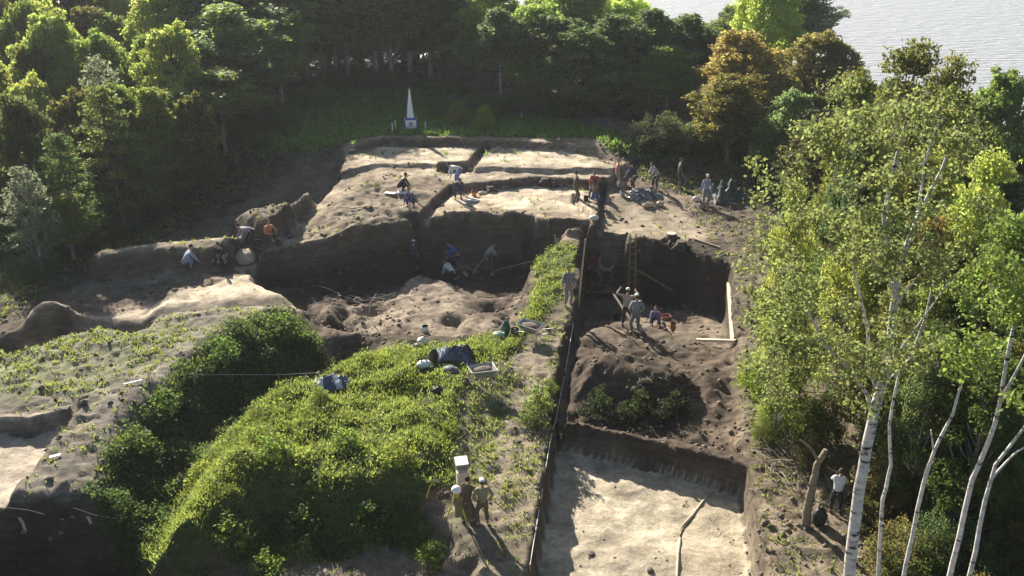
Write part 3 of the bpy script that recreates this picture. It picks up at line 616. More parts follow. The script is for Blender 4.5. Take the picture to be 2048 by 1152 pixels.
# right wood
G4 = 'trees of the right wood'
for (k, u, v, Y, wd, c, lab) in (
    ('near', 1835, 70, 36, 260, OLIVE, 'tall olive tree crowning the right wood under the lake'),
    ('near', 1730, 130, 33, 170, (.115, .13, .035), 'yellowish tree at the left shoulder of the right wood'),
    ('near2', 1915, 100, 34, 170, OLIVE, 'thin olive birch near the lake on the right'),
    ('d', 2010, 158, 50, 170, GREEN, 'green tree at the right border below the lake'),
    ('d', 1940, 200, 46, 170, (.09, .12, .028), 'mid green tree behind the thin olive birch'),
    ('near', 1985, 285, 28, 240, LIME, 'lime leafed tree filling the right border at mid height'),
    ('near', 1870, 420, 27, 170, (.14, .11, .035), 'rusty tinged tree behind the big birch'),
    ('near2', 2040, 420, 24, 240, GREEN, 'green birch cut by the right border'),
    ('near', 1960, 520, 25, 240, (.085, .12, .028), 'full green tree right of the big birch fork'),
    ('near', 1600, 350, 28, 130, LIME, 'light green tree at the left edge of the right wood'),
    ('near', 1590, 540, 26, 150, (.12, .15, .035), 'yellow-green low tree bulging towards the dig'),
    ('near', 1870, 640, 23, 230, (.07, .10, .025), 'shaded green tree right of the big trunk'),
    ('near', 2000, 700, 21, 250, (.06, .09, .025), 'dark leafy tree in the lower right corner'),
    ('d', 1760, 300, 42, 240, GREEN, 'tree hidden behind the big birch crown'),
    ('d', 1900, 330, 40, 240, DEEP, 'dark tree deep in the right wood'),
    ('d', 1680, 240, 48, 200, (.08, .085, .03), 'brown-green tree between brown-gold tree and the right wood'),
    ('d', 1990, 470, 33, 260, DEEP, 'dark undergrowth tree at the right border'),
    ('d', 1800, 560, 30, 240, (.09, .12, .04), 'shaded tree behind the birch trunk'),
    ('d', 1690, 420, 34, 180, (.07, .09, .03), 'mid green tree behind the left part of the birch crown'),
    ):
    tree(k, u, v, Y, wd, c, lab, G4)
for (u, v, Y, wd, c, lab) in (
    (1575, 590, 27, 90, LIME, 'yellow-green bush beside the long vertical beam'),
    (1510, 660, 29.5, 70, (.12, .15, .04), 'yellow-green bush by the corner of the two timber beams'),
    (1670, 640, 26, 120, (.09, .12, .03), 'bush left of the birch trunk'),
    (1775, 800, 21.5, 90, (.085, .10, .03), 'leafy bush behind the birch trunk above the person in white'),
    (1870, 900, 19, 150, (.07, .09, .025), 'dark bush right of the slim birch trunks'),
    (1830, 1010, 17, 130, (.08, .11, .03), 'low bush at the bottom right between slim trunks'),
    (2010, 980, 17, 180, (.05, .075, .02), 'dark bush in the bottom right corner'),
    (1930, 780, 20, 140, (.085, .115, .028), 'green bush among the leaning birches'),
    (1640, 790, 24.5, 80, (.10, .095, .035), 'straw coloured bush over the fallen branches'),
    (1545, 730, 26, 70, (.09, .11, .03), 'small weed bush on the bank above the near trench'),
    ):
    tree('bush' if wd > 100 else 'bush3', u, v, Y, wd, c, lab, None, 'bush', 'bush')
for (u, v, Y, wd, lab) in ((1200, 795, 28.4, 56, 'dark bush on the left of the heap above the near trench'), (1280, 800, 28.2, 66, 'broad dark bush in the middle of the earth heap'), (1350, 800, 28.3, 50, 'dark bush on the right end of the earth heap'),
    (1078, 800, 27.6, 62, 'round green bush beside the path left of the heap'), (1102, 772, 29.0, 36, 'small leafy bush touching the rope by the heap'), (1060, 828, 26.9, 50, 'bright green bush at the path side')):
    tree('weedclump2' if wd < 70 else 'weedclump', u, v, Y, wd, (.085, .12, .035) if u < 1150 else (.028, .038, .015), lab, None, 'bush', 'bush')  # heap bushes carry the flank's shade in their leaf tint

for (u, v, Y, wd, c, lab) in ((1180, 805, 28.0, 60, 0, 'low dark weed clump at the left foot of the earth heap'), (1250, 818, 27.9, 66, 0, 'low dark weed clump at the middle foot of the earth heap'), (1325, 822, 27.9, 60, 0, 'low dark weed clump at the right foot of the earth heap'),
    (545, 905, 24.2, 84, 1, 'tall weed clump on the left brow of the bright mound'), (690, 880, 24.6, 70, 1, 'tall weed clump in the middle of the bright mound'), (800, 925, 23.8, 84, 1, 'tall weed clump on the right brow of the bright mound'), (600, 985, 22.4, 96, 2, 'bushy weeds on the shaded front of the mound, left'), (735, 985, 22.4, 96, 2, 'bushy weeds on the shaded front of the mound, right'),
    (450, 1020, 21.6, 100, 1, 'bushy weeds at the lower left end of the mound'), (520, 1050, 20.9, 80, 1, 'yellowish weed clump above the lower pit rim'), (865, 1065, 21.2, 72, 1, 'round weed clump in front of the two people at the tripod'), (400, 905, 24.6, 66, 1, 'weed clump beside the overgrown gully'),
    (330, 800, 27.4, 80, 2, 'dark bush on the upper left of the overgrown slope'), (270, 880, 25.2, 86, 2, 'dark bush halfway down the overgrown slope'), (560, 662, 32.6, 90, 2, 'dark bush at the top end of the overgrown slope'), (450, 705, 30.8, 80, 2, 'dark bush below the top end of the overgrown slope'), (225, 985, 22.6, 80, 2, 'dark bush at the lower end of the overgrown slope'),
    (640, 800, 27.2, 44, 1, 'small weed clump below the blue and white sheet'), (900, 845, 26.0, 40, 1, 'small weed clump at the right edge of the mound')):
    q_ = tree(('weedclump', 'weedclump2')[wd % 4 == 0], u, v, Y, wd, ((.03, .042, .017), (.15, .195, .045), (.075, .115, .03))[c], lab, None, 'weed clump', 'weed_clump')  # tints hold the light: shaded heap, sunlit mound, shaded front and slope
    q_.scale.z = min(q_.scale.z, q_.scale.x * .75)
def pix_tree(name, label, paths, clumps, bark, colr, leaf=.06, per=900, group=None, cat='tree'):
    p0 = at_Y(*paths[0][0][0], paths[0][1]); base = Vector((p0[0], p0[1], gz(p0[0], p0[1])))
    o = empty(name, base, 0, label, cat, group)
    for i, (pts, Y, r0, r1) in enumerate(paths):
        W = []
        for q in pts: W.append(Vector(at_Y(q[0], q[1], q[2] if len(q) > 2 else Y)) - base)
        if i == 0: W.insert(0, Vector((0, 0, -.3)))
        # smooth and roughen the run of the stem
        D = []
        for k in range(len(W) - 1):
            for t in (0, .33, .66): D.append(W[k].lerp(W[k + 1], t) + Vector((random.uniform(-1, 1), random.uniform(-1, 1), 0)) * .012)
        D.append(W[-1])
        tb = MB(); tb.tube(D, list(np.linspace(r0, r1, len(D))), 9); tb.build('trunk' if i == 0 else 'limb', bark, o, True)
    cl = []
    for (u, v, Y, r) in clumps:
        c = at_Y(u, v, Y) - np.array(base); cl.append((tuple(c), (r, r, r * .85)))
    if cl:
        me = crown_mesh('crown', cl, per, leaf, shell=.25)
        c = link(bpy.data.objects.new('crown', me), o); c.color = (*colr, 1)
        tb = MB()                                           # twigs inside each clump
        for (c_, r) in cl:
            c_ = Vector(c_)
            for k in range(3):
                d = Vector((random.uniform(-1, 1), random.uniform(-1, 1), random.uniform(-.7, .9))) * r[0]
                tb.tube([c_ - d * .5 + Vector((0, 0, -.15)), c_ + d * .2, c_ + d * .95 - Vector((0, 0, .08))], [.007, .005, .003], 3)
        tw = tb.build('twigs', BARK, o, True); tw['kind'] = 'stuff'
    return o
cl = []
for k in range(90):
    v = 195 + 560 * random.random() ** .9
    half = 215 * math.sin(math.pi * min(1, max(.12, (v - 120) / 720))) ** .5
    u = 1788 - (v - 200) * .22 + random.uniform(-1, 1) * half
    Yc = 17.2 + random.uniform(-2.2, 2.2)
    for q in range(random.randint(2, 5)):
        cl.append((u + random.gauss(0, 26), v + random.gauss(10, 30), Yc + random.gauss(0, .3), random.uniform(.16, .40)))
pix_tree('birch_tree', 'big white-barked birch with forked crown in front of the right wood', [
    ([(1690, 1300), (1700, 1120), (1717, 980), (1742, 850), (1768, 750), (1785, 650), (1790, 580)], 17, .155, .075),
    ([(1788, 590), (1776, 500), (1768, 430), (1785, 350), (1800, 290), (1820, 210)], 17, .07, .02),
    ([(1790, 590), (1800, 530), (1822, 470), (1852, 400), (1885, 335), (1912, 250)], 17, .07, .018),
    ([(1822, 470, 17), (1840, 410, 17.6), (1848, 330, 18), (1880, 230, 18)], 17, .04, .012),
    ([(1748, 840, 17), (1735, 790, 17), (1700, 740, 16.6), (1650, 690, 16.2), (1615, 620, 16)], 17, .055, .015),
    ([(1758, 800, 17), (1742, 740, 17.2), (1735, 660, 17.4), (1715, 570, 17.5), (1690, 480, 17.5)], 17, .05, .014),
    ([(1780, 760, 17), (1820, 720, 17), (1850, 640, 17), (1868, 560, 17)], 17, .05, .012),
    ([(1776, 500, 17), (1740, 440, 17), (1700, 400, 17), (1670, 330, 17)], 17, .035, .01),
    ([(1785, 620, 17), (1830, 560, 16.5), (1880, 500, 16.2)], 17, .03, .01),
    ([(1765, 740, 17), (1800, 700, 16), (1900, 560, 15.5)], 17, .028, .01),
    ], cl, BIRCH, (.125, .15, .056), leaf=.044, per=950)
pix_tree('slim_birch', 'slim grey birch just right of the big white trunk', [
    ([(1752, 1300), (1758, 1140), (1765, 1000), (1782, 930), (1778, 850), (1800, 740)], 18.5, .06, .03)], [(1800, 720, 18.5, .5), (1830, 700, 18.6, .5), (1790, 660, 18.8, .5)], BIRCH, OLIVE)
pix_tree('slim_birch', 'leaning slim birch with bent stem, second from the big trunk', [
    ([(1780, 1300), (1812, 1130), (1848, 960), (1868, 900), (1905, 830), (1925, 760)], 17.5, .062, .025),
    ([(1850, 960), (1868, 905), (1862, 860)], 17.5, .03, .015)], [(1930, 740, 17.5, .55), (1900, 700, 17.5, .5), (1960, 690, 17.8, .6)], BIRCH, GREEN)
pix_tree('slim_birch', 'tall slim birch with spreading fork near the right border', [
    ([(1860, 1330), (1905, 1130), (1945, 960), (1990, 850), (2005, 770), (2030, 640)], 16.5, .075, .03),
    ([(2000, 800), (2030, 750), (2060, 690)], 16.5, .04, .015)], [(2010, 620, 16.5, .6), (2040, 560, 16.8, .6), (1990, 540, 16.8, .55)], BIRCH, GREEN)
pix_tree('slim_birch', 'rightmost slim birch with a long side branch', [
    ([(1900, 1330), (1940, 1150), (1970, 1000), (1990, 930), (2060, 840)], 15.8, .068, .025),
    ([(1978, 965), (2030, 905), (2080, 880)], 15.8, .03, .012)], [(2060, 800, 15.8, .6)], BIRCH, GREEN)
h0 = hit(1612, 1055)
pix_tree('dead_tree', 'leaning bare brown stump trunk beside the person in white', [
    ([(1612, 1052), (1616, 1010), (1628, 960), (1634, 930), (1652, 900)], h0.y, .15, .075),
    ([(1640, 925), (1620, 895), (1600, 880)], h0.y, .05, .02), ([(1622, 975), (1600, 950), (1590, 935)], h0.y, .035, .015),
    ([(1612, 1056, h0.y), (1600, 1062, h0.y - .15), (1590, 1068, h0.y - .3)], h0.y, .09, .03)], [], mat('dead_bark', (.20, .16, .115), .95, .4, 9, bumpy=.8), GREEN)

# every tree of a row gets its own place in words
ORD = ['leftmost', 'second', 'third', 'fourth', 'fifth', 'sixth', 'seventh', 'eighth', 'ninth', 'tenth', 'eleventh', 'twelfth', 'thirteenth', 'fourteenth', 'fifteenth', 'sixteenth', 'seventeenth', 'eighteenth']
def px(o): l = o.location; dd = l.y * CT - (l.z - CAMZ) * ST; return l.x / dd
by = {}
for o in list(COL.objects):
    if o.parent is None and o.get('group') and o.get('category') in ('tree', 'bush'): by.setdefault(o['label'], []).append(o)
for lab, os_ in by.items():
    if len(os_) < 2: continue
    os_.sort(key=lambda o: o.location.y); nr = max(1, math.ceil(len(os_) / 16)); rows = np.array_split(np.arange(len(os_)), nr)
    names = {1: ['row'], 2: ['front row', 'back row'], 3: ['front row', 'middle row', 'back row']}[nr]
    for r_, nm in zip(rows, names):
        for k, o in enumerate(sorted([os_[i] for i in r_], key=px)):
            o['label'] = '%s, %s, %s' % (lab, ORD[k] if k == 0 else ORD[k] + ' from left', nm)

# ---------------------------------------------------------------- people
QUEUE = []     # skinned meshes waiting to be evaluated together
def skin(name, chains, m, parent, sub=1):
    """chains: list of vertex lists [(pos, radius)]; shared positions are welded so the limbs grow out of one body"""
    V = []; E = []; Rr = []; key = {}
    for ch in chains:
        prev = None
        for p, r in ch:
            k = tuple(round(c, 4) for c in p)
            if k not in key: key[k] = len(V); V.append(p); Rr.append(r)
            if prev is not None and prev != key[k]: E.append((prev, key[k]))
            prev = key[k]
    me = bpy.data.meshes.new(name); me.from_pydata([tuple(p) for p in V], E, [])
    o = link(bpy.data.objects.new(name + '_cage', me)); o.modifiers.new('s', 'SKIN').use_smooth_shade = True
    for i, r in enumerate(Rr):
        me.skin_vertices[0].data[i].radius = r if hasattr(r, '__len__') else (r, r)
    me.skin_vertices[0].data[0].use_root = True
    o.modifiers.new('u', 'SUBSURF').levels = sub
    QUEUE.append((o, name, m, parent, None)); return len(QUEUE) - 1
def flush():
    dg = bpy.context.evaluated_depsgraph_get(); dg.update()
    for o, name, m, parent, extra in QUEUE:
        me = bpy.data.meshes.new_from_object(o.evaluated_get(dg)); me.name = name; me.materials.clear(); me.materials.append(m)
        if extra is not None:                                  # join head and fingers into the body
            bm = bmesh.new(); bm.from_mesh(me); t = bpy.data.meshes.new('t'); t.from_pydata(extra.v, [], extra.f); bm.from_mesh(t); bm.to_mesh(me); bm.free(); bpy.data.meshes.remove(t)
            me.polygons.foreach_set('use_smooth', [True] * len(me.polygons))
        link(bpy.data.objects.new(name, me), parent)
    for q in QUEUE: bpy.data.objects.remove(q[0], do_unlink=True)
    QUEUE.clear()
def ik(a, b, l1, l2, pole):
    a, b = Vector(a), Vector(b); d = b - a; L = min(d.length, (l1 + l2) * .995); d.normalize(); b = a + d * L
    x = (l1 * l1 - l2 * l2 + L * L) / (2 * L); h = math.sqrt(max(0, l1 * l1 - x * x))
    p = Vector(pole); p = (p - d * p.dot(d)).normalized()
    return a + d * x + p * h, b
SKIN_M = mat('skin', (.42, .26, .19), .6, .1)
def cloth(c): return mat('cloth_%d_%d_%d' % tuple(int(x * 999) for x in c), c, .9, .18, 14)
POSES = {   # pelvis, lean, feet, hands (local: x right, y forward, z up)
    'stand': ((0, 0, .93), 4, ((-.12, 0), (.13, .05)), ((-.27, .06, .80), (.27, .10, .82))),
    'stride': ((0, 0, .90), 6, ((-.12, -.22), (.13, .25)), ((-.28, .15, .85), (.27, -.1, .84))),
    'hips': ((0, 0, .93), 2, ((-.16, 0), (.16, .05)), ((-.20, .05, .98), (.20, .05, .98))),
    'reach': ((0, 0, .93), 12, ((-.14, 0), (.14, .1)), ((-.12, .48, 1.15), (.16, .50, 1.10))),
    'armsup': ((0, 0, .93), 0, ((-.16, 0), (.16, .05)), ((-.38, .18, 1.62), (.30, .2, 1.60))),
    'bend': ((0, -.16, .86), 72, ((-.17, -.02), (.17, .05)), ((-.14, .50, .28), (.16, .55, .30))),
    'lean': ((0, -.08, .89), 42, ((-.16, 0), (.17, .12)), ((-.12, .58, .72), (.14, .45, .95))),
    'crouch': ((0, -.12, .36), 38, ((-.17, .02), (.17, .08)), ((-.12, .52, .22), (.16, .56, .20))),
    'kneel': ((0, -.05, .34), 52, ((-.15, -.28), (.15, -.25)), ((-.12, .55, .08), (.16, .58, .10))),
    'sit': ((0, 0, .16), 12, ((-.16, .62), (.16, .58)), ((-.16, .42, .38), (.16, .42, .40))),
}
def person(loc, face, pose, top, legs, label, hat=None, hair=(.05, .035, .025), bare=False, s=1.0, group=None):
    """face: heading in degrees, 0 looks away from the camera (+Y), 180 towards it"""
    o = empty('person', loc, R(-face), label, 'person', group); o.scale = (s, s, s)
    pel, lean, feet, hands = POSES[pose]; pel = Vector(pel); L = R(lean)
    up = Vector((0, math.sin(L), math.cos(L))); fw = Vector((0, math.cos(L), -math.sin(L)))
    sp = pel + up * .20; ch = pel + up * .38; nk = pel + up * .56; X = Vector((1, 0, 0))
    L2 = L * .45; hu = Vector((0, math.sin(L2), math.cos(L2))); hd = nk + hu * .16
    body = [[(pel, (.115, .085)), (sp, (.11, .08)), (ch, (.135, .095)), (nk, (.062, .062)), (nk + hu * .08, (.058, .058))]]
    shirt = [[(pel - up * .06, (.19, .15)), (sp, (.158, .122)), (ch, (.185, .138)), (nk - up * .03, (.085, .08))]]
    trou = [[(pel + up * .14, (.165, .13)), (pel - up * .02, (.158, .125))]]
    ex = MB()
    for s_, ft, hn in ((-1, feet[0], hands[0]), (1, feet[1], hands[1])):
        hip = pel + X * s_ * .095 - up * .07
        ank0 = Vector((ft[0], ft[1], .085 if pose != 'kneel' else .06))
        knee, ank = ik(hip, ank0, .43, .42, (s_ * .15, 1, .25 if pose != 'kneel' else -.5))
        toe = ank + (Vector((s_ * .03, .17, -.045)) if pose != 'kneel' else Vector((0, -.12, -.02)))
        body.append([(pel, (.115, .085)), (hip, (.085, .085)), (knee, (.062, .062)), (knee.lerp(ank, .35), (.058, .058)), (ank, (.042, .042)), (toe, (.040, .03))])
        trou.append([(pel - up * .02, (.158, .125)), (hip - (hip - knee) * .1, (.108, .108)), (knee, (.078, .078)), (ank + (knee - ank) * .12, (.072, .072))])
        sho = nk - up * .07 + X * s_ * .18
        elb, wr = ik(sho, hn, .29, .26, (s_ * .8, -.6, -.3) if pose != 'armsup' else (s_, .1, .2))
        hdv = (wr - elb).normalized(); palm = wr + hdv * .075
        body.append([(ch, (.135, .095)), (sho, (.062, .062)), (elb, (.042, .042)), (wr, (.028, .028)), (palm, (.036, .018))])
        shirt.append([(ch, (.185, .138)), (sho, (.080, .080)), (sho.lerp(elb, .95 if not bare else .5), (.060, .060))] + ([] if bare else [(elb.lerp(wr, .85), (.046, .046))]))
        sd = hdv.cross(fw).normalized() if abs(hdv.dot(fw)) < .98 else X.copy(); pn = sd.cross(hdv)
        for f in range(4):                                      # four curled fingers and a thumb
            b0 = palm + sd * (f - 1.5) * .019 - hdv * .01; l = (.068, .078, .074, .058)[f]
            ex.tube([b0, b0 + hdv * l * .5 + pn * .004, b0 + hdv * l * .8 + pn * .02, b0 + hdv * l * .85 + pn * .035], [.0095, .009, .008, .006], 5)
        b0 = wr + hdv * .03 + sd * .022 * s_
        ex.tube([b0, b0 + (hdv * .5 + sd * s_) * .035, b0 + (hdv + sd * s_ * .8) * .05], [.011, .010, .007], 5)
        sb = MB(); rot = (toe - ank).to_track_quat('Y', 'Z').to_matrix()
        sb.ellip(ank.lerp(toe, .45) - Vector((0, 0, .02)), (.052, .135, .048), 8, 5, rot=rot); sb.build('shoe', cloth((.05, .045, .04)), o, True)
    rt = hu.to_track_quat('Z', 'Y').to_matrix()
    hf = (fw * .4 + Vector((0, math.cos(L2), -math.sin(L2)))).normalized(); hs = X
    def hp(x, y, z): return hd + hs * x + hf * y + hu * z
    Rm = Matrix((hs, hf, hu)).transposed()
    ex.ellip(hp(0, .005, .02), (.076, .096, .118), 12, 9, rot=Rm)
    ex.ellip(hp(0, .02, -.05), (.055, .066, .06), 8, 6, rot=Rm)                       # jaw
    ex.tube([hp(0, .088, .035), hp(0, .112, .0), hp(0, .098, -.008)], [.008, .014, .008], 5)   # nose
    for s_ in (-1, 1): ex.ellip(hp(s_ * .078, -.005, .01), (.012, .022, .032), 6, 4, rot=Rm)
    i = skin('body', body, SKIN_M, o); q = list(QUEUE[i]); q[4] = ex; QUEUE[i] = tuple(q)
    skin('shirt' if not bare else 'vest', shirt, cloth(top), o); skin('trousers', trou, cloth(legs), o)
    e = MB()
    for s_ in (-1, 1): e.ellip(hp(s_ * .030, .094, .025), (.012, .008, .007), 6, 4)
    e.build('eyes', mat('eye', (.03, .02, .02), .3, 0), o, True)
    mth = MB(); mth.ellip(hp(0, .094, -.045), (.024, .008, .006), 6, 4, rot=Rm); mth.build('mouth', mat('lips', (.30, .12, .10), .6, 0), o, True)
    hb = MB(); hb.ellip(hp(0, -.022, .05), (.086, .100, .100), 10, 7, .04, Rm)
    if hat is None: hb.build('hair', cloth(hair), o, True)
    else:
        hb.build('hair', cloth(hair), o, True)
        c = MB(); c.ellip(hp(0, -.005, .085), (.092, .108, .072), 10, 6, 0, Rm); c.build('hat', cloth(hat), o, True)
        c = MB(); c.ellip(hp(0, .11, .075), (.07, .075, .010), 8, 4, 0, Rm); c.build('hat_brim', cloth(hat), o, True)
    return o
def pers(u, v, face, pose, top, legs, label, **k): return person(hit(u, v), face, pose, top, legs, label, **k)
WHT = (.62, .62, .62); NAVY = (.035, .045, .09); BLUE = (.07, .12, .36); BEIGE = (.33, .29, .22); BLACK = (.03, .03, .035); BROWN = (.12, .085, .06); GRY = (.22, .22, .23); PINK = (.52, .22, .18); KHAKI = (.22, .2, .13); RED = (.28, .04, .04); ORNG = (.55, .22, .10)
pers(934, 1050, 20, 'reach', BROWN, BROWN, 'person in dark brown jacket leaning over the white-covered instrument', hair=(.03, .025, .02), s=.88)
pers(966, 1052, -15, 'hips', KHAKI, BROWN, 'person in olive coat and white cap at the tripod', hat=(.75, .74, .70), s=.88)
pers(1668, 1028, 25, 'reach', WHT, BLACK, 'person in white pullover and black trousers beside the birch trunk', hair=(.06, .04, .03), s=.84)
pers(1699, 1020, -60, 'stand', BLACK, BLACK, 'dark-clothed person half hidden behind the birch trunk', s=.84)
pers(1252, 655, 20, 'armsup', BEIGE, BLACK, 'shirtsleeved person with both arms raised in the deep pit', hat=(.6, .58, .5))
pers(1270, 668, -10, 'hips', (.25, .27, .30), (.17, .18, .20), 'person in grey shirt and trousers standing nearest in the deep pit', hat=(.6, .6, .58))
pers(1312, 652, 200, 'crouch', (.17, .15, .33), BLACK, 'crouching person in purple top beside the narrow trench')
pers(1195, 573, 90, 'stand', GRY, BEIGE, 'grey-shirted person under the back face of the deep pit')
pers(1182, 556, 60, 'crouch', RED, BROWN, 'dark red clothed person crouching in the pit corner')
pers(1135, 610, 160, 'stand', GRY, (.28, .25, .21), 'person in grey standing on the path at the pit rim')
pers(913, 540, 250, 'lean', BLUE, NAVY, 'person in bright blue top shovelling on the lower level')
pers(975, 543, 80, 'lean', (.30, .29, .28), BROWN, 'person in pale grey shirt bending over at the foot of the face')
pers(905, 556, 300, 'kneel', WHT, BLACK, 'kneeling person in white shirt at the narrow trench')
pers(916, 398, 160, 'bend', NAVY, NAVY, 'bending person in navy clothes on the sunlit square')
pers(915, 368, 250, 'bend', WHT, (.15, .2, .4), 'bending person in white shirt behind the navy-clothed one')
pers(803, 384, 100, 'crouch', BLACK, BLACK, 'crouching person in black beside the white boards')
pers(823, 413, 200, 'crouch', (.11, .12, .26), NAVY, 'crouching person in blue below the white boards')
pers(1150, 405, 80, 'stand', BROWN, BROWN, 'person in dark brown standing at the edge of the sunlit square')
pers(1190, 378, 200, 'crouch', RED, GRY, 'crouching person in dark red by the dark baulk line')
pers(1190, 398, 200, 'kneel', (.07, .08, .09), BLUE, 'kneeling person with dark hair digging next to the baulk')
pers(1233, 377, 90, 'stand', PINK, (.32, .3, .27), 'tall person in salmon pink top watching from the upper right', hair=(.3, .25, .2))
pers(1268, 379, 270, 'lean', NAVY, BLACK, 'person in navy bending over the pile of tools')
pers(1312, 378, 250, 'lean', (.35, .35, .36), BLACK, 'person in light grey top with shovel behind the tool pile')
pers(1357, 377, 90, 'stand', (.1, .1, .11), BLACK, 'dark-clothed person in shade at the right end of the terrace')
pers(1410, 412, 180, 'stand', (.30, .33, .45), GRY, 'person in pale blue checked shirt near the wood edge', hat=(.55, .55, .58))
pers(537, 478, 130, 'sit', ORNG, BROWN, 'person in orange top sitting in the shade of the left terrace')
pers(500, 496, 230, 'bend', (.3, .3, .32), BLACK, 'person bending behind the pale boulder')
pers(447, 527, 200, 'crouch', BLACK, GRY, 'crouching person in black and white left of the pale boulder')
pers(376, 538, 60, 'crouch', (.25, .3, .42), (.2, .22, .3), 'crouching person in pale blue in the dark cut')
pers(828, 540, 30, 'stand', (.07, .07, .1), BLACK, 'dark-clothed person with white headgear at the wall corner', hat=(.75, .75, .75), s=.9)
flush()

# ---------------------------------------------------------------- made things
WOODP = mat('pale_timber', (.52, .43, .31), .8, .2, 5, bumpy=.2); WOOD = mat('timber', (.26, .19, .125), .85, .3, 5); DWOOD = mat('dark_timber', (.075, .055, .04), .9, .3, 5)
WHITE = mat('white_paint', (.78, .79, .80), .5, .05); BLUEP = mat('blue_paint', (.07, .10, .36), .5, .1); STEEL = mat('galvanised', (.34, .34, .33), .45, .2, 10, .4); RUB = mat('rubber', (.025, .025, .025), .8, .1)
ROPE = mat('white_cord', (.62, .60, .55), .8, .1); YEL = mat('yellow_paint', (.55, .42, .04), .5, .1); RUSTM = mat('rusty_steel', (.22, .10, .06), .8, .3)

# monument: tapering white obelisk with star on a blue-banded base
m0 = hit(822, 258); M = empty('monument', m0, .12, 'white obelisk monument with blue bands standing in the shaded clearing', 'monument')
o = MB(); o.box((0, 0, .04), (1.15, 1.15, .16)); o.build('plinth', BLUEP, M, bevel=.01)
o = MB(); o.box((0, 0, .38), (.86, .86, .52)); o.build('base', WHITE, M, bevel=.01)
for a in (-1, 1):
    for b_ in (-1, 1): o = MB(); o.box((a * .43, b_ * .43, .38), (.07, .07, .53)); o.build('corner_strip', BLUEP, M)
o = MB(); o.box((0, 0, .70), (.80, .80, .12), taper=.75); o.build('blue_band', BLUEP, M)
o = MB(); o.box((0, 0, 1.60), (.50, .50, 1.68), taper=.16); o.build('obelisk', WHITE, M)
o = MB(); o.box((0, -.44, .40), (.3, .02, .26)); o.build('plaque', STEEL, M)
o = MB(); c0 = Vector((0, 0, 2.56)); V = []
for k in range(10):
    r_ = .13 if k % 2 == 0 else .055; V.append(c0 + Vector((r_ * math.sin(k * math.pi / 5), 0, r_ * math.cos(k * math.pi / 5))))
n_ = 10; VV = [c0 + Vector((0, -.03, 0)), c0 + Vector((0, .03, 0))] + V
o.add(VV, [(0, 2 + (k + 1) % 10, 2 + k) for k in range(10)] + [(1, 2 + k, 2 + (k + 1) % 10) for k in range(10)]); o.build('star', STEEL, M); M.scale = (.88, .88, 1.0)
for k, (du, dv, lab) in enumerate(((785, 264, 'leftmost short white post before the monument'), (791, 259, 'second short white post left of the monument'), (851, 262, 'short white post right of the monument'))):
    p = hit(du, dv); pm = MB(); pm.tube([(0, 0, -.1), (0, 0, .55)], .035, 6); pm.ellip((0, 0, .56), (.045, .045, .03), 6, 4)
    q = pm.build('fence_post', WHITE); q.location = p; tag(q, lab, 'post', 'fence posts at the monument')

# box stack behind the tripod
p = hit(925, 1012); B = empty('instrument_cabinet', p, R(12), 'tall narrow dark cabinet with pale front and white tilted lid behind the two people', 'cabinet')
o = MB(); o.box((0, 0, .38), (.28, .28, .78)); o.build('cabinet_body', mat('dark_wood', (.07, .05, .035), .7, .2), B, bevel=.01)
o = MB(); o.box((0, -.02, 1.02), (.30, .30, .48)); o.build('upper_box', mat('pale_panel', (.50, .45, .38), .7, .08), B, bevel=.01)
o = MB(); o.box((0, 0, 1.44), (.34, .34, .16)); o.build('case', mat('grey_case', (.16, .15, .14), .6, .1), B, bevel=.01)
o = MB(); o.box((0, 0, 1.56), (.36, .36, .03), Matrix.Rotation(R(8), 3, 'X')); o.build('lid', WHITE, B)
# surveying tripod under a white cover
p = hit(918, 1062); T = empty('tripod', p, 0, 'yellow-legged survey tripod carrying an instrument under a white cloth', 'tripod')
apex = Vector((-.05, .1, 1.15))
for a in (80, 200, 320):
    f = Vector((math.cos(R(a)) * .55, math.sin(R(a)) * .55, 0)); l = MB(); l.tube([apex + f * .08, apex.lerp(f, .55)], .025, 6); l.build('leg', YEL, T); l = MB(); l.tube([apex.lerp(f, .5), f + Vector((0, 0, -.05))], [.017, .010], 6); l.build('leg', BLACKM if False else mat('black_metal', (.03, .03, .03), .5, .1), T)
o = MB(); o.tube([apex - Vector((0, 0, .05)), apex + Vector((0, 0, .05))], .09, 10); o.build('head_plate', YEL, T)
o = MB(); o.ellip(apex + Vector((0, 0, .16)), (.14, .12, .13), 12, 8, .10); o.build('cloth_cover', mat('white_cloth', (.80, .79, .78), .9, .05), T, True)
o = MB(); V = [apex + Vector((-.05, 0, 0)), apex + Vector((.16, -.1, 0)), Vector((.12, -.2, .62)), Vector((-.08, -.22, .60)), apex + Vector((-.03, .02, 0)), apex + Vector((.14, -.08, 0)), Vector((.11, -.17, .62)), Vector((-.07, -.19, .60))]
o.add(V, [(0, 1, 2, 3), (7, 6, 5, 4), (0, 4, 5, 1), (1, 5, 6, 2), (2, 6, 7, 3), (3, 7, 4, 0)]); o.build('yellow_bag', mat('yellow_cloth', (.17, .16, .06), .9, .3), T)

